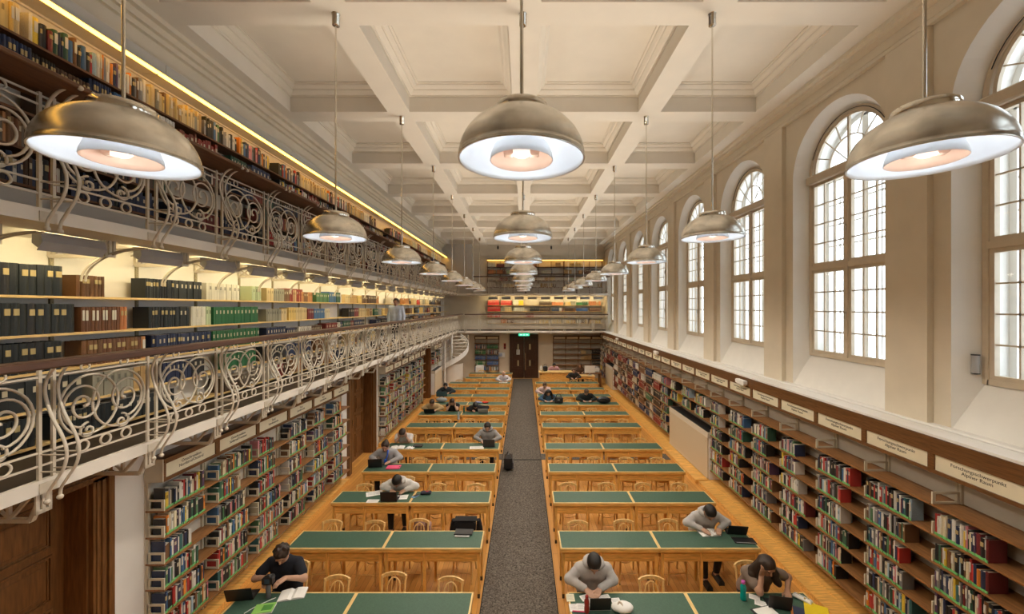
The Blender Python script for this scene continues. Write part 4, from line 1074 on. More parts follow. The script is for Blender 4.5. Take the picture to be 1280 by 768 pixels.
MB().bbox(-.25, .25, -.2, .2, 0, .24, .02).build('body', M_white, pr); MB().bbox(-.22, .22, -.18, .18, .24, .32, .02).build('lid', M_grey, pr); MB().box(-.16, .16, -.26, -.2, .05, .06).build('paper_tray', M_blackm, pr)
mo = thing('monitor', 'white backed monitor beside the issue desk chair', 'monitor', (3.50, 21.50, .741))
MB().bbox(-.28, .28, -.02, .02, .12, .5, .008).build('screen', M_white, mo); MB().box(-.03, .03, -.0, .03, 0, .14).build('neck', M_grey, mo); MB().box(-.12, .12, -.08, .1, 0, .012).build('foot', M_grey, mo)
gb_ = thing('bag', 'black bag standing on the issue desk', 'bag', (1.12, 21.3, .985))
MB().bbox(-.12, .12, -.08, .08, 0, .28, .05).build('body', M_blackm, gb_); MB().tube(catmull([(-.07, 0, .27), (-.05, 0, .36), (.05, 0, .36), (.07, 0, .27)], 4), .010, 6).build('handle', M_blackm, gb_)
ds = thing('dispenser', 'white dispenser bottle on the left end of the issue desk', 'bottle', (.90, 21.3, .985))
MB().lathe([(0, 0), (.05, 0), (.05, .22), (.02, .26), (.02, .3), (0, .3)], 12).build('bottle', M_white, ds); MB().tube([(0, 0, .3), (0, 0, .34), (0, -.05, .34)], .008, 6).build('pump', M_grey, ds)
# white catalogue box on the end left
wb = thing('equipment_box', 'white equipment box standing by the end wall bookcase left of the door', 'box', (-2.55, 23.3, 0))
MB().bbox(-.22, .22, -.2, .2, 0, 1.0, .03).build('body', M_white, wb); MB().box(-.18, .18, -.205, -.2, .1, .9).build('front', M_fascia, wb)

# ------------------------------------------------------------------ things on the desks
def at(pxx, pyy, z=TH):
    """point on the desk tops seen at a pixel of the photograph"""
    Y = FPX*(EYE-z)/(pyy-384); return ((pxx-655)/FPX*Y, Y, z+.0026)
def paper(p, w, h, rz, label, col=M_white, group=None, name='paper_sheet', t=.003, cat='paper', lines=True):
    o = thing(name, label, cat, p, rz, group)
    MB().box(-w/2, w/2, -h/2, h/2, 0, t).build('sheet', col, o)
    if lines:
        m = MB()
        for i in range(5): m.box(-w*.4, w*(.4-.15*(i % 2)), h*(.33-.14*i), h*(.36-.14*i), t, t+.0006)
        m.build('writing', mat('grey_ink', (.35, .35, .4), .6), o)
    return o
def laptop(p, rz, label, w=.31, d=.21, open_=1.85, lid=M_blackm, deck=M_blackm):
    """user sits at +y; the lid's back faces the camera"""
    o = thing('laptop', label, 'laptop', p, rz)
    b = MB().bbox(-w/2, w/2, 0, d, 0, .014, .004).build('base', deck, o)
    MB().box(-w*.42, w*.42, d*.30, d*.62, .014, .0155).build('keyboard', mat('key_grey', (.05, .05, .055), .5), b)
    l = MB().bbox(-w/2, w/2, -.005, .005, 0, d, .003).build('lid', lid, o, loc=(0, 0, .012)); l.rotation_euler = (open_-PI/2, 0, 0)
    MB().box(-w*.46, w*.46, .005, .0062, .015, d-.012).build('screen', mat('screen_dark', (.03, .035, .045), .15), l)
    return o
def open_book(p, w, h, rz, label, name='open_book'):
    o = thing(name, label, 'book', p, rz)
    for s in (-1, 1):
        pts = [(0, .004), (s*w*.12, .022), (s*w*.3, .018), (s*w*.5, .006), (s*w*.5, .0), (0, .0)]
        MB().prism(pts, -h/2, h/2, 'y', sm=False).build('pages', M_white, o)
        m = MB()
        for i in range(6): m.box(*sorted((s*w*.13, s*w*.42)), h*(.34-.12*i), h*(.37-.12*i), .0215-.0, .0222)
    MB().box(-w/2-.006, w/2+.006, -h/2-.005, h/2+.005, -.0005, .0015).build('cover', mat('grey_cover', (.3, .3, .32), .5), o)
    return o
def bottle(p, r, h, col, cap, label, name='water_bottle'):
    o = thing(name, label, 'bottle', p)
    MB().lathe([(0, 0), (r*.95, 0), (r, .01), (r, h*.30), (r*.88, h*.40), (r, h*.5), (r, h*.70), (r*.5, h*.84), (r*.5, h*.86), (0, h*.86)], 18).build('body', col, o)
    MB().lathe([(r*.55, h*.84), (r*.62, h*.85), (r*.62, h*.97), (r*.4, h), (0, h)], 14).build('cap', cap, o)
    return o
M_teal = mat('teal_plastic', (.0, .30, .27), .2, spec=.6); M_mag = mat('magenta_plastic', (.55, .10, .45), .4)
M_redb = mat('red_bottle_metal', (.30, .02, .015), .3, coat=.3); M_pinkp = mat('pink_plastic', (.75, .10, .22), .4)
# right side, nearest row: hooded reader
for i, (x, y, w, h, rz, l) in enumerate([(713, 748, .10, .13, .02, 'cream note card at the corner of the nearest right-hand desk'), (717, 760.5, .10, .12, .05, 'blank card below the corner card on the nearest right-hand desk'), (726.5, 760, .10, .12, -.03, 'white card between two cards and the red bottle'),
        (733, 747.5, .15, .10, .35, 'note sheet under the hands of the hooded reader'), (756, 748.5, .14, .11, .25, 'tilted white sheet to the right of the hooded reader'), (770, 752.5, .11, .11, .1, 'white note sheet above the white cloth bag')]):
    paper(at(x, y), w, h, rz, l, M_white if i else mat('cream_card', (.68, .64, .46), .7), 'note cards and sheets of the hooded reader')
laptop(at(750, 764.5), 0.03, 'black laptop in front of the hooded reader', .25, .17, 1.8, M_blackm, M_white)
bottle(at(733.5, 766), .030, .20, M_redb, M_redb, 'dark red drinking bottle in front of the hooded reader')
pn = thing('pink_marker', 'pink marker on the note sheets beside the red bottle', 'pen', at(723, 766), -.1); MB().tube([(-.07, 0, .009), (.07, 0, .009)], .008, 8).build('barrel', M_pinkp, pn); MB().tube([(.07, 0, .009), (.095, 0, .009)], .006, 8).build('cap', M_pinkp, pn)
cl = thing('cloth_bag', 'crumpled white cloth bag to the right of the black laptop', 'bag', at(777, 765))
MB().ball((0.02, 0, .051), (.12, .09, .05), 12).ball((-.05, .02, .037), (.07, .07, .035), 10).build('cloth', M_white, cl); MB().tube(catmull([(-.06, -.05, .05), (-.03, .01, .10), (0, -.02, .095), (.01, -.08, .05)], 4), .012, 6).build('handle', mat('beige_strap', (.5, .42, .33), .8), cl)
# right side, nearest row: long haired reader
bottle(at(929, 750), .036, .235, M_teal, M_mag, 'teal drinking bottle with magenta cap beside the long-haired reader')
for i, (x, y, w, h, rz, l) in enumerate([(943, 747.5, .12, .09, -.5, 'white slip to the right of the teal bottle'), (952, 755.5, .15, .10, -.5, 'white slip with yellow edge below the other slip')]):
    paper(at(x, y), w, h, rz, l, M_white, 'paper slips of the long-haired reader')
tb = thing('tablet', 'white page in a black tablet case before the long-haired reader', 'tablet', at(958, 768), .25); MB().bbox(-.14, .14, -.10, .10, 0, .012, .004).build('case', M_blackm, tb); MB().box(-.115, .125, -.085, .085, .012, .0135).build('screen', M_white, tb)
laptop(at(975, 763), -.2, 'black laptop in front of the long-haired reader', .25, .17, 1.75)
pc = thing('pencil_case', 'patterned white pencil case at the window end of the nearest desk', 'pencil case', at(1003, 751), -.9); MB().bbox(-.10, .10, -.035, .035, 0, .045, .015).build('body', M_white, pc); MB().box(-.09, .09, -.004, .004, .045, .05).build('zip', M_grey, pc); MB().ball((-.05, .02, .042), .014, 8).ball((.03, -.015, .043), .012, 8).ball((.06, .02, .04), .012, 8).build('spots', mat('gold_spot', (.45, .33, .12), .5), pc)
yf = thing('folder', 'yellow folder at the window end of the nearest desk', 'folder', at(1021, 768), -.55); MB().box(-.12, .12, -.16, .16, 0, .006).box(-.12, .12, -.16, .16, .008, .012).build('cover', mat('yellow_card', (.78, .58, .02), .5), yf)
nbk = thing('notebook', 'dark blue and orange notebook next to the yellow folder', 'notebook', at(997, 767), -.5); MB().box(-.07, .07, -.10, .10, 0, .012).build('cover', mat('navy_cover', (.03, .04, .09), .5), nbk); MB().box(-.07, -.045, -.101, .101, -.0, .0135).build('band', mat('orange_band', (.62, .22, .05), .5), nbk)
# right side, second row
open_book(at(886, 667), .30, .19, .1, 'open white book in front of the grey-hooded reader, second row')
laptop(at(921, 669), -.12, 'black laptop beside the open white book, second row', .29, .18, 2.0)
slv = thing('laptop_sleeve', 'black sleeve at the window end of the second row', 'sleeve', at(931, 677), -.1); MB().bbox(-.17, .15, -.08, .08, 0, .015, .005).build('body', M_blackm, slv); MB().box(-.15, .13, -.078, -.07, .013, .018).build('zip', M_grey, slv)
# left side, nearest row
laptop(at(300, 752), .15, 'black laptop at the shelf end of the nearest left-hand desk', .30, .18, 1.9)
open_book(at(366, 744), .30, .20, .25, 'open white notebook before the man with the camera')
gbk = thing('magazine', 'green and white magazine beside a white cable', 'magazine', at(330, 763), .2); MB().box(-.11, .11, -.08, .08, 0, .018).build('pages', M_white, gbk); MB().box(-.11, .11, -.08, .08, .018, .021).build('cover', mat('green_cover', (.25, .52, .12), .5), gbk); MB().box(-.02, .09, -.04, .05, .021, .0225).build('title_block', mat('dark_green_print', (.08, .25, .05), .5), gbk)
cb_ = MB(); a0 = at(305, 768); a1 = at(322, 757); a2 = at(345, 748)
tag(cb_.tube(catmull([(a0[0], a0[1], TH+.006), (a1[0], a1[1]-.03, TH+.006), (a2[0], a2[1], TH+.006)], 6), .005, 6).build('charging_cable', M_white), 'white charging cable across the nearest left-hand desk', 'cable')
# left side, second row
ctb = thing('closed_tablet', 'closed black tablet on the green desk, aisle end of the second left row', 'tablet', at(580, 668), -.05); MB().bbox(-.15, .14, -.06, .10, .012, .028, .005).build('case', M_blackm, ctb); MB().bbox(-.13, .10, -.10, .04, 0, .012, .003).build('underlay', M_grey, ctb)
# left side, third row
for i, (x, y, w, h, rz, l) in enumerate([(468, 617.5, .30, .20, .4, 'stack of white sheets left of the black laptop, third row'), (466, 627, .22, .12, .02, 'white sheet at the near edge left of the black laptop, third row'), (503, 622, .20, .18, .1, 'white sheets right of the black laptop, third row')]):
    paper(at(x, y), w, h, rz, l, M_white, 'papers of the white-hooded reader')
laptop(at(486, 628), .02, 'black laptop before the white-hooded reader, third row', .30, .19, 1.75)
ph = thing('phone', 'phone with blue case right of the pale desk joint, third row', 'phone', at(519, 621), -.5); MB().bbox(-.04, .04, -.08, .08, 0, .010, .003).build('body', mat('blue_case', (.15, .32, .55), .4), ph); MB().box(-.034, .034, -.03, .074, .010, .011).build('screen', M_blackm, ph)
pc2 = thing('pencil_case', 'dark pencil case lying on the third left row', 'pencil case', at(532.5, 618), .1); MB().bbox(-.10, .10, -.045, .045, 0, .055, .02).build('body', mat('dark_cloth', (.03, .03, .05), .8), pc2); MB().ball((.02, -.01, .05), (.03, .02, .014), 8).build('red_patch', mat('red_patch', (.35, .05, .06), .7), pc2)
# left side, fourth row
laptop(at(469, 585), .1, 'black laptop of the reader with the blue lanyard, fourth row', .30, .2, 1.8)
fd = thing('folder', 'bright pink folder on the fourth left row', 'folder', at(492, 585), .05); MB().bbox(-.15, .15, -.10, .10, 0, .02, .004).build('cover', mat('pink_card', (.80, .10, .22), .5), fd); MB().box(.12, .15, -.02, .02, .02, .022).build('clasp', M_redb, fd)
# left side, fifth row
open_book(at(497, 560), .34, .22, .1, 'open papers before the reader in the white shirt, fifth row'); open_book(at(512.5, 560.5), .20, .15, -.2, 'small open booklet beside the open papers, fifth row')
pch = thing('pouch', 'dark pouch beside the white booklet, fifth row', 'pouch', at(522.5, 559), .05); MB().bbox(-.12, .12, -.05, .05, 0, .06, .02).build('body', mat('charcoal_cloth', (.05, .045, .04), .8), pch); MB().box(-.1, .1, -.052, -.048, .035, .04).build('zip', M_grey, pch)
laptop(at(611, 559.5), 0, 'dark laptop of the man in the grey hoodie, fifth row', .30, .2, 1.75, mat('dark_lid', (.04, .04, .045), .4))
paper(at(596, 560), .36, .20, .1, 'white sheets left of the dark laptop, fifth row')
bottle(at(573, 525), .04, .24, mat('clear_bottle', (.35, .42, .45), .15), M_grey, 'tall pale water bottle on the sixth left row')
# left side, further rows
laptop(at(537, 517), 0, 'black laptop of the reader in beige, seventh row', .36, .2, 2.2)
laptop(at(604, 516.8), 0, 'grey laptop of the slumped reader in black, seventh row', .34, .2, 2.2, M_grey, M_grey)
bottle(at(580, 516), .035, .22, mat('green_bottle', (.05, .12, .08), .2), M_blackm, 'dark green bottle between the two readers in black')
for i, (x, c, l) in enumerate(((597, (.25, .30, .55), 'blue folded scarf on the eighth left row'), (606, (.65, .06, .04), 'red folded scarf on the eighth left row'))):
    o = thing('scarf', l, 'scarf', at(x, 504.5)); MB().ball((0, 0, .035), (.10, .06, .035), 10).ball((.06, .03, .03), (.08, .05, .03), 10).build('cloth', mat('scarf_cloth_%d' % i, c, .9), o); MB().ball((-.04, .02, .05), (.06, .035, .025), 8).build('fold', mat('scarf_cloth_%d' % i, c, .9), o)
gbg = thing('bag', 'grey bag lying on the eighth left row', 'bag', at(552, 503)); MB().ball((0, 0, .092), (.22, .10, .09), 12).build('body', mat('grey_bag', (.30, .33, .36), .8), gbg); MB().tube(catmull([(-.1, 0, .14), (-.04, 0, .22), (.06, 0, .22), (.1, 0, .14)], 4), .012, 6).build('handle', M_blackm, gbg)
laptop(at(552, 496), .1, 'dark teal laptop of the reader by the cream radiator cover', .42, .2, 1.8, mat('teal_lid', (.03, .09, .12), .4))
paper(at(629, 478.5), .4, .2, 0, 'white papers before the bald reader in the white shirt')
# right side, further rows
bp = thing('backpack', 'black backpack lying on the eighth row of desks on the window side', 'backpack', (2.98, DY[7]-.25, TH+.032)); MB().ball((0, 0, .10), (.26, .15, .13), 14).ball((.10, -.02, .08), (.16, .12, .09), 12).build('body', M_blackm, bp); MB().tube(catmull([(-.2, -.05, .1), (-.1, -.14, .18), (.08, -.14, .16), (.2, -.05, .08)], 4), .016, 6).build('strap', mat('strap_grey', (.06, .06, .07), .8), bp)
bk2 = thing('handbag', 'black handbag standing beside the dark-haired reader in blue', 'bag', (1.30, DY[7]-.20, TH)); MB().bbox(-.16, .16, -.07, .07, 0, .24, .04).build('body', M_blackm, bk2); MB().tube(catmull([(-.09, 0, .23), (-.06, 0, .33), (.06, 0, .33), (.09, 0, .23)], 4), .012, 6).build('handle', M_blackm, bk2); MB().box(-.04, .04, -.075, -.07, .12, .15).build('clasp', M_grey, bk2)
paper(at(684, 502), .42, .16, 0, 'white papers before the dark-haired reader in blue'); paper(at(738, 501.5), .45, .2, .1, 'white papers before the reader in the black sweater'); paper(at(677, 492.3), .36, .14, 0, 'white papers before the reader in the pink top')
# jackets and bags on chairs
jc = thing('jacket', 'black jacket hung over the chair back in the second left row', 'jacket', (-.97, DY[1]+.19, 0))
MB().prism([(-.20, .33), (-.225, .60), (-.20, .80), (-.12, .845), (.12, .845), (.20, .80), (.225, .60), (.20, .33), (.10, .36), (0, .33), (-.10, .37)], .045, .10, 'y').prism([(-.17, .62), (-.18, .80), (-.1, .845), (.1, .845), (.18, .80), (.17, .62)], -.06, -.02, 'y').box(-.18, .18, -.06, .10, .828, .85).build('body', mat('black_cloth', (.012, .012, .014), .9), jc)
for s in (-1, 1): MB().tube(catmull([(s*.20, .07, .80), (s*.235, .08, .62), (s*.22, .07, .36)], 4), .045, 8).build('sleeve', mat('black_cloth', (0, 0, 0)), jc)
bpk = thing('backpack', 'dusty pink backpack hung on the third chair of the second left row', 'backpack', (-1.73, DY[1]+.335, 0))
MB().bbox(-.14, .14, -.03, .10, .36, .72, .05).build('body', mat('dusty_pink', (.34, .20, .17), .8), bpk); MB().bbox(-.10, .10, -.08, -.02, .38, .55, .03).build('front_pocket', mat('dusty_pink_dark', (.25, .14, .12), .8), bpk)
for s in (-1, 1): MB().tube(catmull([(s*.08, -.0, .70), (s*.09, -.08, .76), (s*.10, -.05, .60), (s*.10, -.02, .42)], 4), .014, 6, flat=(1.4, .6)).build('strap', mat('dusty_pink_dark', (0, 0, 0)), bpk)
bk3 = thing('backpack', 'black backpack standing on the floor at the aisle end of the fifth left row', 'backpack', (-.43, DY[4]+.1, .012))
MB().bbox(-.10, .12, -.14, .14, 0.0, .42, .08).build('body', M_blackm, bk3); MB().bbox(-.06, .15, -.11, .11, .04, .25, .04).build('front_pocket', mat('strap_grey', (.06, .06, .07), .8), bk3); MB().tube(catmull([(-.02, -.05, .41), (0, -.03, .48), (0, .03, .48), (-.02, .05, .41)], 4), .012, 6).build('handle', M_blackm, bk3)
# ------------------------------------------------------------------ people: smooth distance fields turned into one continuous surface
def _field(groups, h, pad=.04):
    """groups: list of (k, prims, subtract). prim: ('c', a, b, ra, rb) tapered limb or ('e', centre, radii, 3x3 rows)"""
    lo = np.full(3, 1e9); hi = -lo
    for k, prims, sub in groups:
        if sub: continue
        for p in prims:
            if p[0] == 'c':
                for q, r in ((p[1], p[3]), (p[2], p[4])): lo = np.minimum(lo, np.array(q)-r); hi = np.maximum(hi, np.array(q)+r)
            else: lo = np.minimum(lo, np.array(p[1])-max(p[2])); hi = np.maximum(hi, np.array(p[1])+max(p[2]))
    lo -= pad; hi += pad
    n = np.ceil((hi-lo)/h).astype(int)+1
    ax = [lo[i]+h*np.arange(n[i], dtype=np.float32) for i in range(3)]
    F = np.full(n, 9., np.float32)
    for k, prims, sub in groups:
        G = np.full(n, 9., np.float32)
        for p in prims:
            if p[0] == 'c':
                a, b = np.array(p[1], float), np.array(p[2], float); R = max(p[3], p[4])+k+3*h
                l2, h2 = np.minimum(a, b)-R, np.maximum(a, b)+R
            else:
                R = max(p[2])+k+3*h; l2, h2 = np.array(p[1])-R, np.array(p[1])+R
            i0 = np.clip(np.floor((l2-lo)/h).astype(int), 0, n-1); i1 = np.clip(np.ceil((h2-lo)/h).astype(int)+1, 1, n)
            sl = tuple(slice(i0[i], i1[i]) for i in range(3))
            X = ax[0][sl[0]][:, None, None]; Y = ax[1][sl[1]][None, :, None]; Z = ax[2][sl[2]][None, None, :]
            if p[0] == 'c':
                d = b-a; L2 = max(float(d@d), 1e-9)
                t = np.clip(((X-a[0])*d[0]+(Y-a[1])*d[1]+(Z-a[2])*d[2])/L2, 0, 1)
                D = np.sqrt((X-a[0]-t*d[0])**2+(Y-a[1]-t*d[1])**2+(Z-a[2]-t*d[2])**2)-(p[3]+(p[4]-p[3])*t)
            else:
                c = p[1]; M = p[3]; r = p[2]
                q = [((X-c[0])*M[i][0]+(Y-c[1])*M[i][1]+(Z-c[2])*M[i][2]) for i in range(3)]
                k0 = np.sqrt(sum((q[i]/r[i])**2 for i in range(3))); k1 = np.sqrt(sum((q[i]/(r[i]*r[i]))**2 for i in range(3)))
                D = k0*(k0-1)/np.maximum(k1, 1e-6)
            g = G[sl]
            hh = np.maximum(k-np.abs(g-D), 0)/max(k, 1e-6)
            G[sl] = np.minimum(g, D)-hh*hh*k*.25
        F = np.maximum(F, -G) if sub else np.minimum(F, G)
    return F, lo
def _nets(F, lo, h):
    ins = F < 0; n = np.array(F.shape)
    c = [ins[i:n[0]-1+i, j:n[1]-1+j, k:n[2]-1+k] for i in (0, 1) for j in (0, 1) for k in (0, 1)]
    s = sum(x.astype(np.int8) for x in c); cell = (s > 0) & (s < 8)
    I = np.argwhere(cell); idx = np.full(cell.shape, -1, np.int64); idx[cell] = np.arange(len(I))
    acc = np.zeros((len(I), 3)); cnt = np.zeros(len(I))
    cor = [(i, j, k) for i in (0, 1) for j in (0, 1) for k in (0, 1)]
    for a in cor:
        for d in range(3):
            if a[d]: continue
            b = list(a); b[d] = 1
            fa = F[I[:, 0]+a[0], I[:, 1]+a[1], I[:, 2]+a[2]]; fb = F[I[:, 0]+b[0], I[:, 1]+b[1], I[:, 2]+b[2]]
            m = (fa < 0) != (fb < 0); t = np.where(m, fa/np.where(m, fa-fb, 1), 0)
            p = np.tile(np.array(a, float), (len(I), 1)); p[:, d] += t
            acc += p*m[:, None]; cnt += m
    V = lo+h*(I+acc/np.maximum(cnt, 1)[:, None])
    Q = []
    for d in range(3):
        u, v = (d+1) % 3, (d+2) % 3
        A = [slice(0, n[i]-1) if i == d else slice(1, n[i]-1) for i in range(3)]; B = [slice(1, n[i]) if i == d else slice(1, n[i]-1) for i in range(3)]
        a, b = ins[tuple(A)], ins[tuple(B)]
        E = np.argwhere(a != b)
        if not len(E): continue
        flip = a[tuple(E.T)]
        E = E.copy(); E[:, u] += 1; E[:, v] += 1
        def at_(du, dv):
            q = E.copy(); q[:, u] -= du; q[:, v] -= dv; return idx[q[:, 0], q[:, 1], q[:, 2]]
        q = np.stack([at_(1, 1), at_(0, 1), at_(0, 0), at_(1, 0)], 1)
        q[~flip] = q[~flip][:, ::-1]; Q.append(q)
    Q = np.concatenate(Q); return V, Q
def blob(name, groups, h, m, parent):
    F, lo = _field(groups, h); V, Q = _nets(F, lo, h)
    me = bpy.data.meshes.new(name); me.from_pydata(V.tolist(), [], Q.tolist()); me.materials.append(m)
    me.polygons.foreach_set('use_smooth', [True]*len(Q)); me.update()
    o = bpy.data.objects.new(name, me); COL.objects.link(o); o.parent = parent; return o
def ik(s, w, l1, l2, pole):
    s, w, pole = Vector(s), Vector(w), Vector(pole); d = w-s; L = min(d.length, (l1+l2)*.999); dn = d.normalized()
    a = (l1*l1-l2*l2+L*L)/(2*L); hh = math.sqrt(max(l1*l1-a*a, 0)); p = pole-dn*pole.dot(dn); p.normalize()
    return s+dn*a+p*hh
M_skin = mat('skin_light', (.50, .30, .21), .55, var=.06, scale=30)
M_skin2 = mat('skin_tan', (.40, .22, .14), .55, var=.06, scale=30)
M_hairb = mat('hair_black', (.014, .011, .010), .45, var=.4, scale=60, stretch=(1, 1, .2))
M_hairbr = mat('hair_dark_brown', (.030, .016, .010), .45, var=.4, scale=60, stretch=(1, 1, .2))
M_hairl = mat('hair_brown', (.10, .055, .03), .5, var=.4, scale=60)
M_hairg = mat('hair_grey', (.30, .28, .25), .6)
M_eye = mat('eye_dark', (.02, .015, .012), .2); M_lip = mat('lip', (.32, .12, .10), .5)
M_jeans = mat('dark_trousers', (.02, .022, .03), .8); M_shoe = mat('dark_shoe', (.02, .02, .02), .5)
def person(label, x, yedge, shirt, hair_m, lean=30, head=45, hands=((-.08, -.44), (.08, -.44)), pose='table', yaw=0., sleeve='long', hair='short', hood=False, h=.012, dz=0., skin=None, wide=1.0, back=.30, thick=.020,
           cap=None, shift=0., headyaw=0., thing_z=0., standing=False, hcol=None):
    skin = skin or M_skin
    t = thing('person', label, 'person', (x, yedge+back, thing_z), yaw)
    V = Vector
    sz = .472+dz
    Lr, Hr = math.radians(lean), math.radians(head)
    P = V((0, .02, sz+.085)) if not standing else V((0, 0, .92))
    up = V((shift, -math.sin(Lr), math.cos(Lr))).normalized()
    C = P+up*.40; N = C+up*.10+V((0, -.015, 0))
    f = V((math.sin(headyaw)*math.cos(Hr), -math.cos(headyaw)*math.cos(Hr), -math.sin(Hr))); r = V((math.cos(headyaw), math.sin(headyaw), 0)); u = r.cross(f)*-1
    if u.z < 0: u = -u
    nd = (up*.5+u*.6).normalized()
    H = N+nd*.135+f*.03
    rows = [tuple(r), tuple(f), tuple(u)]
    sh = [C+V((s*.175*wide, 0, 0))+up*.035+V((0, -.01, 0)) for s in (-1, 1)]
    w_ = []; el = []; tip = []
    for i, s in enumerate((-1, 1)):
        if pose == 'face':
            w = H+f*.065+r*(s*.085)-u*.10; e = V((s*.17, min(-back-.07, w.y+.02), TH+.074)); 
        elif pose == 'face_one' and i == 0:
            w = H+f*.06+r*(-.075)-u*.09; e = V((-.13, -back-.10, TH+.074))
        elif standing:
            w = sh[i]+V((s*.06, -.06, -.50)); e = sh[i]+V((s*.06, .03, -.27))
        else:
            hx, hy = hands[i][0], hands[i][1]; hz = hands[i][2] if len(hands[i]) > 2 else TH+.056
            w = V((hx+s*.045, hy+.085, hz)); e = ik(sh[i], w, .28, .25, (s*.8, .35, -.6))
            if e.z < TH+.094 and e.y < -back+.19: e.z = TH+.094
        w_.append(w); el.append(e)
    arms = []; hand = []
    for i, s in enumerate((-1, 1)):
        arms += [('c', sh[i], el[i], .050, .040), ('c', el[i], w_[i], .040, .027)]
        if (pose == 'face') or (pose == 'face_one' and i == 0): dirn = (u*.9-f*.12).normalized(); side = -r*s; nrm = f*-1
        elif standing: dirn = V((0, -.2, -1)).normalized(); side = V((0, -1, 0)); nrm = V((-s, 0, 0))
        else: dirn = V((hands[i][0], hands[i][1], w_[i].z-.006))-w_[i]; soft = .45; dirn = dirn.normalized(); nrm = V((0, 0, -1)); side = dirn.cross(nrm).normalized(); side = side if side.x*s < 0 else -side
        soft = .4 if pose == 'table' and not standing and len(hands[i]) == 2 else 1.
        kn = w_[i]+dirn*.085
        hand += [('c', w_[i]+side*.012, kn+side*.026, .022, .017), ('c', w_[i]-side*.012, kn-side*.026, .022, .017), ('c', w_[i], kn, .023, .018)]
        fr = max(.0085, h*.95)
        for q, ln in zip((-1.5, -.5, .5, 1.5), (.058, .072, .077, .068)):
            b0 = kn+side*(q*.019); m0 = b0+dirn*ln*.52+nrm*.008*soft; m1 = m0+dirn*ln*.40+nrm*ln*.35*soft
            hand += [('c', b0, m0, fr*1.05, fr), ('c', m0, m1, fr, fr*.85)]
        th0 = w_[i]+dirn*.030+side*.024; th1 = th0+dirn*.035+side*.030+nrm*.012*soft; th2 = th1+dirn*.030+side*.004+nrm*.012*soft
        hand += [('c', th0, th1, fr*1.3, fr*1.1), ('c', th1, th2, fr*1.1, fr*.9)]
    hips = [V((s*.085, 0.02, P.z+.01)) for s in (-1, 1)]
    if standing: knee = [V((s*.095, -.01-.06*s, .48)) for s in (-1, 1)]; ank = [V((s*.10, .03-.12*s, .09)) for s in (-1, 1)]
    else: knee = [V((s*.13, -.41, sz+.050)) for s in (-1, 1)]; ank = [V((s*.12, -.36+.06*s, .09)) for s in (-1, 1)]
    legs = []
    for i in (0, 1): legs += [('c', hips[i], knee[i], .082, .055), ('c', knee[i], ank[i], .053, .036), ('c', ank[i]+V((0, 0, -.03)), ank[i]+V((0, -.13, -.05)), .034, .028)]
    torso = []
    for s in (-1, 1): torso += [('c', P+V((s*.07, .0, .025)), P+up*.16+V((s*.065, 0, 0)), .100, .090), ('c', P+up*.16+V((s*.065, 0, 0)), C+V((s*.080*wide, 0, 0))-up*.03, .090, .100)]
    torso += [('c', sh[0], sh[1], .058, .058), ('c', C+up*.01, N, .075, .055)]
    hd = [('e', H+f*.002+u*.028, (.076, .094, .085), rows), ('e', H+f*.022-u*.045, (.058, .066, .070), rows), ('c', H+f*.060-u*.085, H+f*.045-u*.09, .022, .026)]
    face = [('c', H+f*.088+u*.012, H+f*.108-u*.026, .009, .0135), ('e', H+r*.078-u*.012-f*.005, (.012, .020, .031), rows), ('e', H-r*.078-u*.012-f*.005, (.012, .020, .031), rows), ('c', H+f*.086+u*.030-r*.04, H+f*.086+u*.030+r*.04, .010, .010)]
    neck = [('c', N-up*.03, H-u*.05-f*.02, .052, .050)]
    body = blob('body', [(.045, torso+legs, 0), (.03, arms, 0), (.010, hand, 0), (.022, hd+neck, 0), (.008, face, 0)], h, skin, t)
    for s in (-1, 1): MB().ball(H+f*.083+r*(s*.031)+u*.008, (.013, .010, .009), 8).build('eye', M_eye, body)
    MB().tube([H+f*.083-u*.058-r*.024, H+f*.092-u*.056, H+f*.083-u*.058+r*.024], [.004, .008, .004], 6).build('mouth', M_lip, body)
    # clothing
    k = thick; top = []
    for s in (-1, 1): top += [('c', P+V((s*.075, .0, .052)), P+up*.16+V((s*.07, 0, 0)), .100+k, .095+k), ('c', P+up*.16+V((s*.07, 0, 0)), C+V((s*.080*wide, 0, 0))-up*.03, .092+k, .100+k)]
    top += [('c', sh[0], sh[1], .058+k, .058+k), ('c', C+up*.01, C+up*.055, .085+k, .068+k)]
    sl = []
    for i in (0, 1):
        if sleeve == 'long':
            we = w_[i]+(el[i]-w_[i]).normalized()*.015
            sl += [('c', sh[i], el[i], .053+k, .041+k*.8), ('c', el[i], we, .041+k*.8, .030+k*.7)]
        elif sleeve == 'short': sl += [('c', sh[i], sh[i].lerp(el[i], .62), .056+k, .054+k)]
        else: sl += [('c', sh[i], sh[i].lerp(el[i], .2), .056+k, .056+k)]
    cut = [('c', N+up*.0+u*.02, N+u*.10+f*.02, .060, .085)]
    gl = [(.045, top, 0), (.03, sl, 0)]
    if hood:
        hp = []
        ring = []
        for q in range(13):
            a = PI*2*q/12; ring.append(N+up*.0+r*.105*math.cos(a)+(f*1.0).lerp(-up.cross(r), 0)*0+V((0, -.085*math.sin(a)+.01, 0))+up*(.045-.03*math.sin(a)))
        hp = [('c', ring[q], ring[q+1], .030, .030) for q in range(12)]
        hp += [('c', N+V((-.07, .08, .02)), N+V((.07, .08, .02)), .045, .045), ('c', N+V((0, .10, .0)), N+V((0, .10, -.10)), .05, .04)]
        gl.append((.03, hp, 0))
    gl.append((.005, cut, 1))
    hname = 'hoodie' if hood else 'shirt'
    blob(hname, gl, h, shirt, t)
    tr = []
    for i in (0, 1): tr += [('c', hips[i]+V((0, 0, .005)), knee[i], .090, .064), ('c', knee[i], ank[i]+V((0, 0, .02)), .064, .050)]
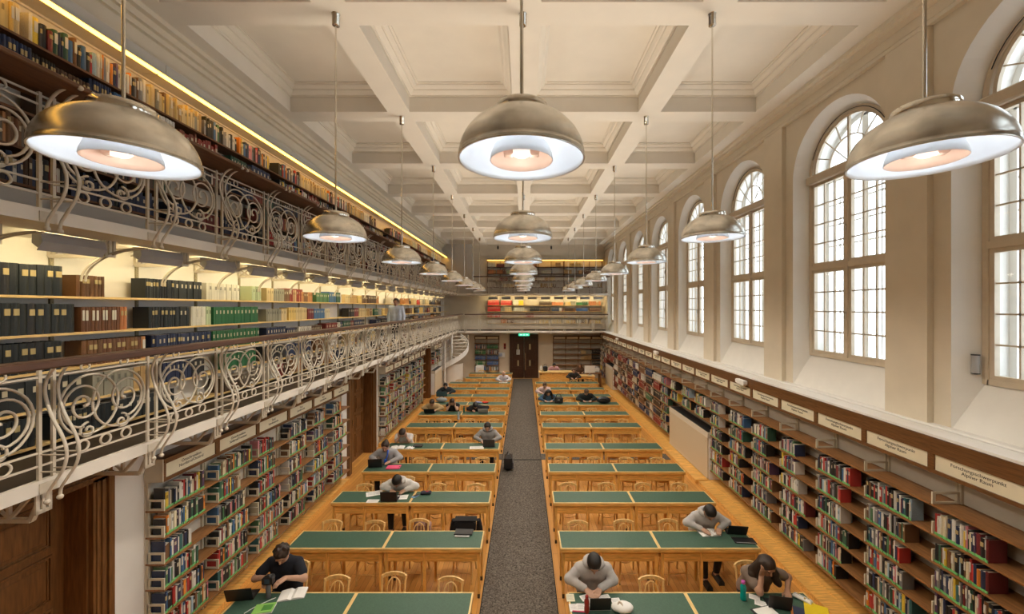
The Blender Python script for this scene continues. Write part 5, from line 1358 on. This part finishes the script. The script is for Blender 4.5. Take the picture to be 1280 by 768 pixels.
    tr += [('c', hips[0]+V((0,0,.004)), hips[1]+V((0,0,.004)), .094, .094)]
    blob('trousers', [(.03, tr, 0)], max(h, .013), M_jeans, t)
    for i in (0, 1): MB().prism([(-.05, 0), (.05, 0), (.05, .035), (.02, .075), (-.04, .09)] if False else [(-.045, 0), (.045, 0), (.042, .05), (.02, .085), (-.02, .085), (-.042, .05)], -.19, .06, 'y').build('shoe', M_shoe, t, loc=(ank[i].x, ank[i].y, 0))
    hs = [('e', H+u*.036-f*.010, (.091, .106, .084), rows), ('e', H+u*.062-f*.005, (.074, .086, .062), rows), ('e', H-f*.050-u*.010, (.078, .060, .085), rows)]
    hcut = [('e', H+f*.100-u*.035, (.086, .075, .102), rows)]
    if hair == 'short': blob('hair', [(.02, hs, 0), (.01, hcut, 1)], h, hair_m, t)
    elif hair == 'curly':
        rr = random.Random(3)
        for _ in range(26):
            a, b = rr.uniform(0, 2*PI), rr.uniform(-.1, 1)
            q = H+u*.040-f*.012+(r*math.cos(a)*.084+f*math.sin(a)*.090)*math.sqrt(max(0, 1-b*b))+u*b*.088
            if (q-H).dot(f) > .06 and (q-H).dot(u) < .03: continue
            hs.append(('e', q, (.022, .022, .022), rows))
        blob('hair', [(.012, hs, 0), (.01, hcut, 1)], h, hair_m, t)
    elif hair == 'long':
        for s in (-1, 1):
            a = H+r*(s*.070)-f*.02+u*.03; b = N+V((s*.125, -.02, .0)); c = b+V((s*.02, -.04, -.13))
            hs += [('c', a, b, .045, .050), ('c', b, c, .050, .030), ('c', H-f*.06, N+V((s*.05, .09, -.05)), .06, .05), ('c', N+V((s*.05, .09, -.05)), N+V((s*.06, .11, -.22)), .055, .03)]
            for q in range(4): hs.append(('e', b.lerp(c, q/3)+V((s*.03*(q % 2), -.015, 0)), (.036, .036, .05), ((1, 0, 0), (0, 1, 0), (0, 0, 1))))
        blob('hair', [(.025, hs, 0), (.01, hcut, 1)], h, hair_m, t)
    elif hair == 'bun': hs.append(('e', H-f*.10+u*.06, (.045, .045, .045), rows)); blob('hair', [(.02, hs, 0), (.01, hcut, 1)], h, hair_m, t)
    elif hair == 'fringe': blob('hair', [(.02, [('e', H-f*.075-u*.01, (.072, .030, .062), rows)], 0), (.01, hcut, 1)], h, hair_m, t)
    return t, H, f, r, u
def cloth(n, c): return mat(n, c, .9, var=.10, scale=14)
W_h = cloth('white_hoodie', (.60, .58, .56)); G_h = cloth('light_grey_hoodie', (.46, .44, .43)); B_t = cloth('black_tshirt', (.010, .012, .020)); T_t = cloth('taupe_top', (.20, .15, .12))
person('person in a pale grey hoodie writing at the nearest right-hand desk beside the carpet', .89, DY[0], G_h, M_hairb, lean=21, head=46, hands=((-.07, -.40), (.02, -.40)), hood=True, h=.0075, shift=.02, wide=1.0, thick=.019, headyaw=-.12)
P2 = person('person with long dark wavy hair leaning the face on one hand, nearest right-hand desk', 3.05, DY[0], T_t, M_hairbr, lean=27, head=30, hands=((-.1, -.44), (.20, -.44)), pose='face_one', sleeve='short', hair='long', h=.0075, headyaw=.15, skin=M_skin2, thick=.012)
person('person in a grey hoodie reading the open white book, second row by the windows', 2.98, DY[1], G_h, M_hairb, lean=28, head=52, hands=((-.09, -.43), (.10, -.43)), hood=True, h=.009, thick=.018, wide=1.0)
P4 = person('man in a black t-shirt holding a camera on a small tripod, nearest left-hand desk', -3.17, DY[0], B_t, M_hairbr, lean=9, head=38, hands=((-.075, -.345, .915), (.085, -.345, .915)), sleeve='short', hair='curly', h=.0075, headyaw=.25, thick=.014)
person('person in a white hoodie bowed over papers behind a black laptop, third left row', -2.45, DY[2], W_h, M_hairb, lean=38, head=60, hands=((-.08, -.46), (.10, -.46)), hood=True, h=.011, thick=.022)
person('person in a grey top with a blue lanyard, fourth left row', -3.22, DY[3], cloth('speckled_grey_top', (.36, .36, .38)), M_hairbr, lean=20, head=25, hands=((-.12, -.42), (.10, -.42)), hair='bun', h=.012)
_t = thing('lanyard', 'blue lanyard around the neck of the person in the grey top', 'lanyard', (-3.22, DY[3]+.30, 0))
MB().tube(catmull([(.0, -.17, 1.06), (.06, -.24, 1.02), (.05, -.29, .90), (.03, -.30, .84)], 4), .014, 6).build('band', mat('blue_band', (.02, .10, .55), .6), _t); MB().bbox(-.0, .06, -.325, -.30, .76, .86, .004).build('card', mat('blue_card', (.02, .10, .55), .5), _t)
person('person in a white t-shirt resting the head in both hands, fifth left row', -3.20, DY[4], cloth('white_tshirt', (.60, .57, .56)), M_hairbr, lean=34, head=48, pose='face', sleeve='short', h=.012, thick=.014)
person('man in a grey hoodie working at a laptop by the aisle, fifth left row', -.98, DY[4], cloth('grey_hoodie', (.30, .29, .29)), M_hairb, lean=14, head=28, hands=((-.10, -.40), (.10, -.40)), hood=True, h=.012)
person('person in a beige sweater behind an open laptop, seventh left row', -3.17, DY[6], cloth('beige_sweater', (.50, .36, .19)), M_hairbr, lean=30, head=45, hands=((-.1, -.43), (.1, -.43)), h=.014)
person('person in a black vest with pale sleeves holding the head, seventh left row', -2.48, DY[6], cloth('black_vest', (.012, .012, .015)), M_hairbr, lean=28, head=40, pose='face', sleeve='none', h=.014, thick=.014)
person('person in a black jacket slumped low over the desk, seventh left row', -1.66, DY[6], cloth('black_jacket', (.014, .014, .018)), M_hairb, lean=44, head=55, hands=((-.06, -.46), (.18, -.42)), h=.014, thick=.024, dz=.02)
person('person in a dark top behind a teal laptop beside the cream radiator cover', -3.25, DY[8], cloth('dark_navy_top', (.03, .04, .05)), M_hairb, lean=26, head=30, hands=((-.08, -.4), (.1, -.4)), h=.014)
person('bald person in a white shirt by the aisle, far left desks', -1.0, DY[10], cloth('white_shirt', (.62, .60, .66)), M_hairg, lean=18, head=25, hands=((-.1, -.43), (.1, -.43)), hair='fringe', h=.014)
person('person in a pale pink top by the aisle, far right desks', .86, DY[8], cloth('pale_pink_top', (.58, .44, .43)), M_hairl, lean=24, head=30, hands=((-.1, -.43), (.05, -.36, .98)), hair='bun', h=.014)
person('person with long dark hair in a blue top beside a black handbag', .93, DY[7], cloth('blue_denim_top', (.05, .10, .17)), M_hairb, lean=24, head=35, hands=((-.1, -.43), (.1, -.43)), hair='long', h=.014)
person('person in a black sweater reading papers, eighth row right of the carpet', 2.38, DY[7], cloth('black_sweater', (.016, .022, .022)), M_hairl, lean=20, head=40, hands=((-.1, -.43), (.12, -.43)), h=.014, wide=1.1, thick=.03)
person('person in a dark checked jacket sitting between the issue desk and the low table', 2.50, 20.2, cloth('dark_checked_jacket', (.035, .032, .03)), M_hairl, lean=14, head=15, hands=((-.1, -.40), (.1, -.40)), h=.015)
person('long haired person behind the low oak table near the end wall', 3.05, 21.90, cloth('dark_brown_top', (.12, .06, .035)), M_hairl, lean=10, head=15, hands=((-.1, -.40), (.1, -.40)), hair='long', h=.015)
person('person in a pink top bending behind the tall issue desk', 1.62, 21.75, cloth('pink_top', (.62, .36, .40)), M_hairb, lean=24, head=40, hands=((-.1, -.38), (.12, -.40)), h=.015, dz=.12)
person('person in a pale blue shirt walking along the lower gallery', -4.22, 13.35, cloth('pale_blue_shirt', (.42, .47, .58)), M_hairbr, lean=4, head=10, h=.015, thing_z=GL+.004, standing=True, back=0, yaw=.2)
# the camera on its small tripod
cm = thing('camera_on_tripod', 'black camera on a grey mini tripod held by the man in black', 'camera', (-3.17, DY[0]-.10, TH))
MB().lathe([(0, 0), (.028, 0), (.030, .01), (.027, .16), (.012, .17), (.012, .19), (0, .19)], 14).build('tripod_grip', mat('grip_grey', (.10, .105, .11), .5), cm)
MB().bbox(-.065, .065, -.03, .03, .175, .265, .012).bbox(-.03, .03, -.025, .025, .26, .29, .01).build('camera_body', M_blackm, cm, loc=(0, .0, 0))
MB().tube([(0, .02, .215), (0, .09, .215)], .032, 14).build('lens', M_blackm, cm); MB().box(-.03, .03, -.032, -.03, .195, .25).build('rear_screen', mat('screen_blue', (.05, .09, .14), .2), cm)
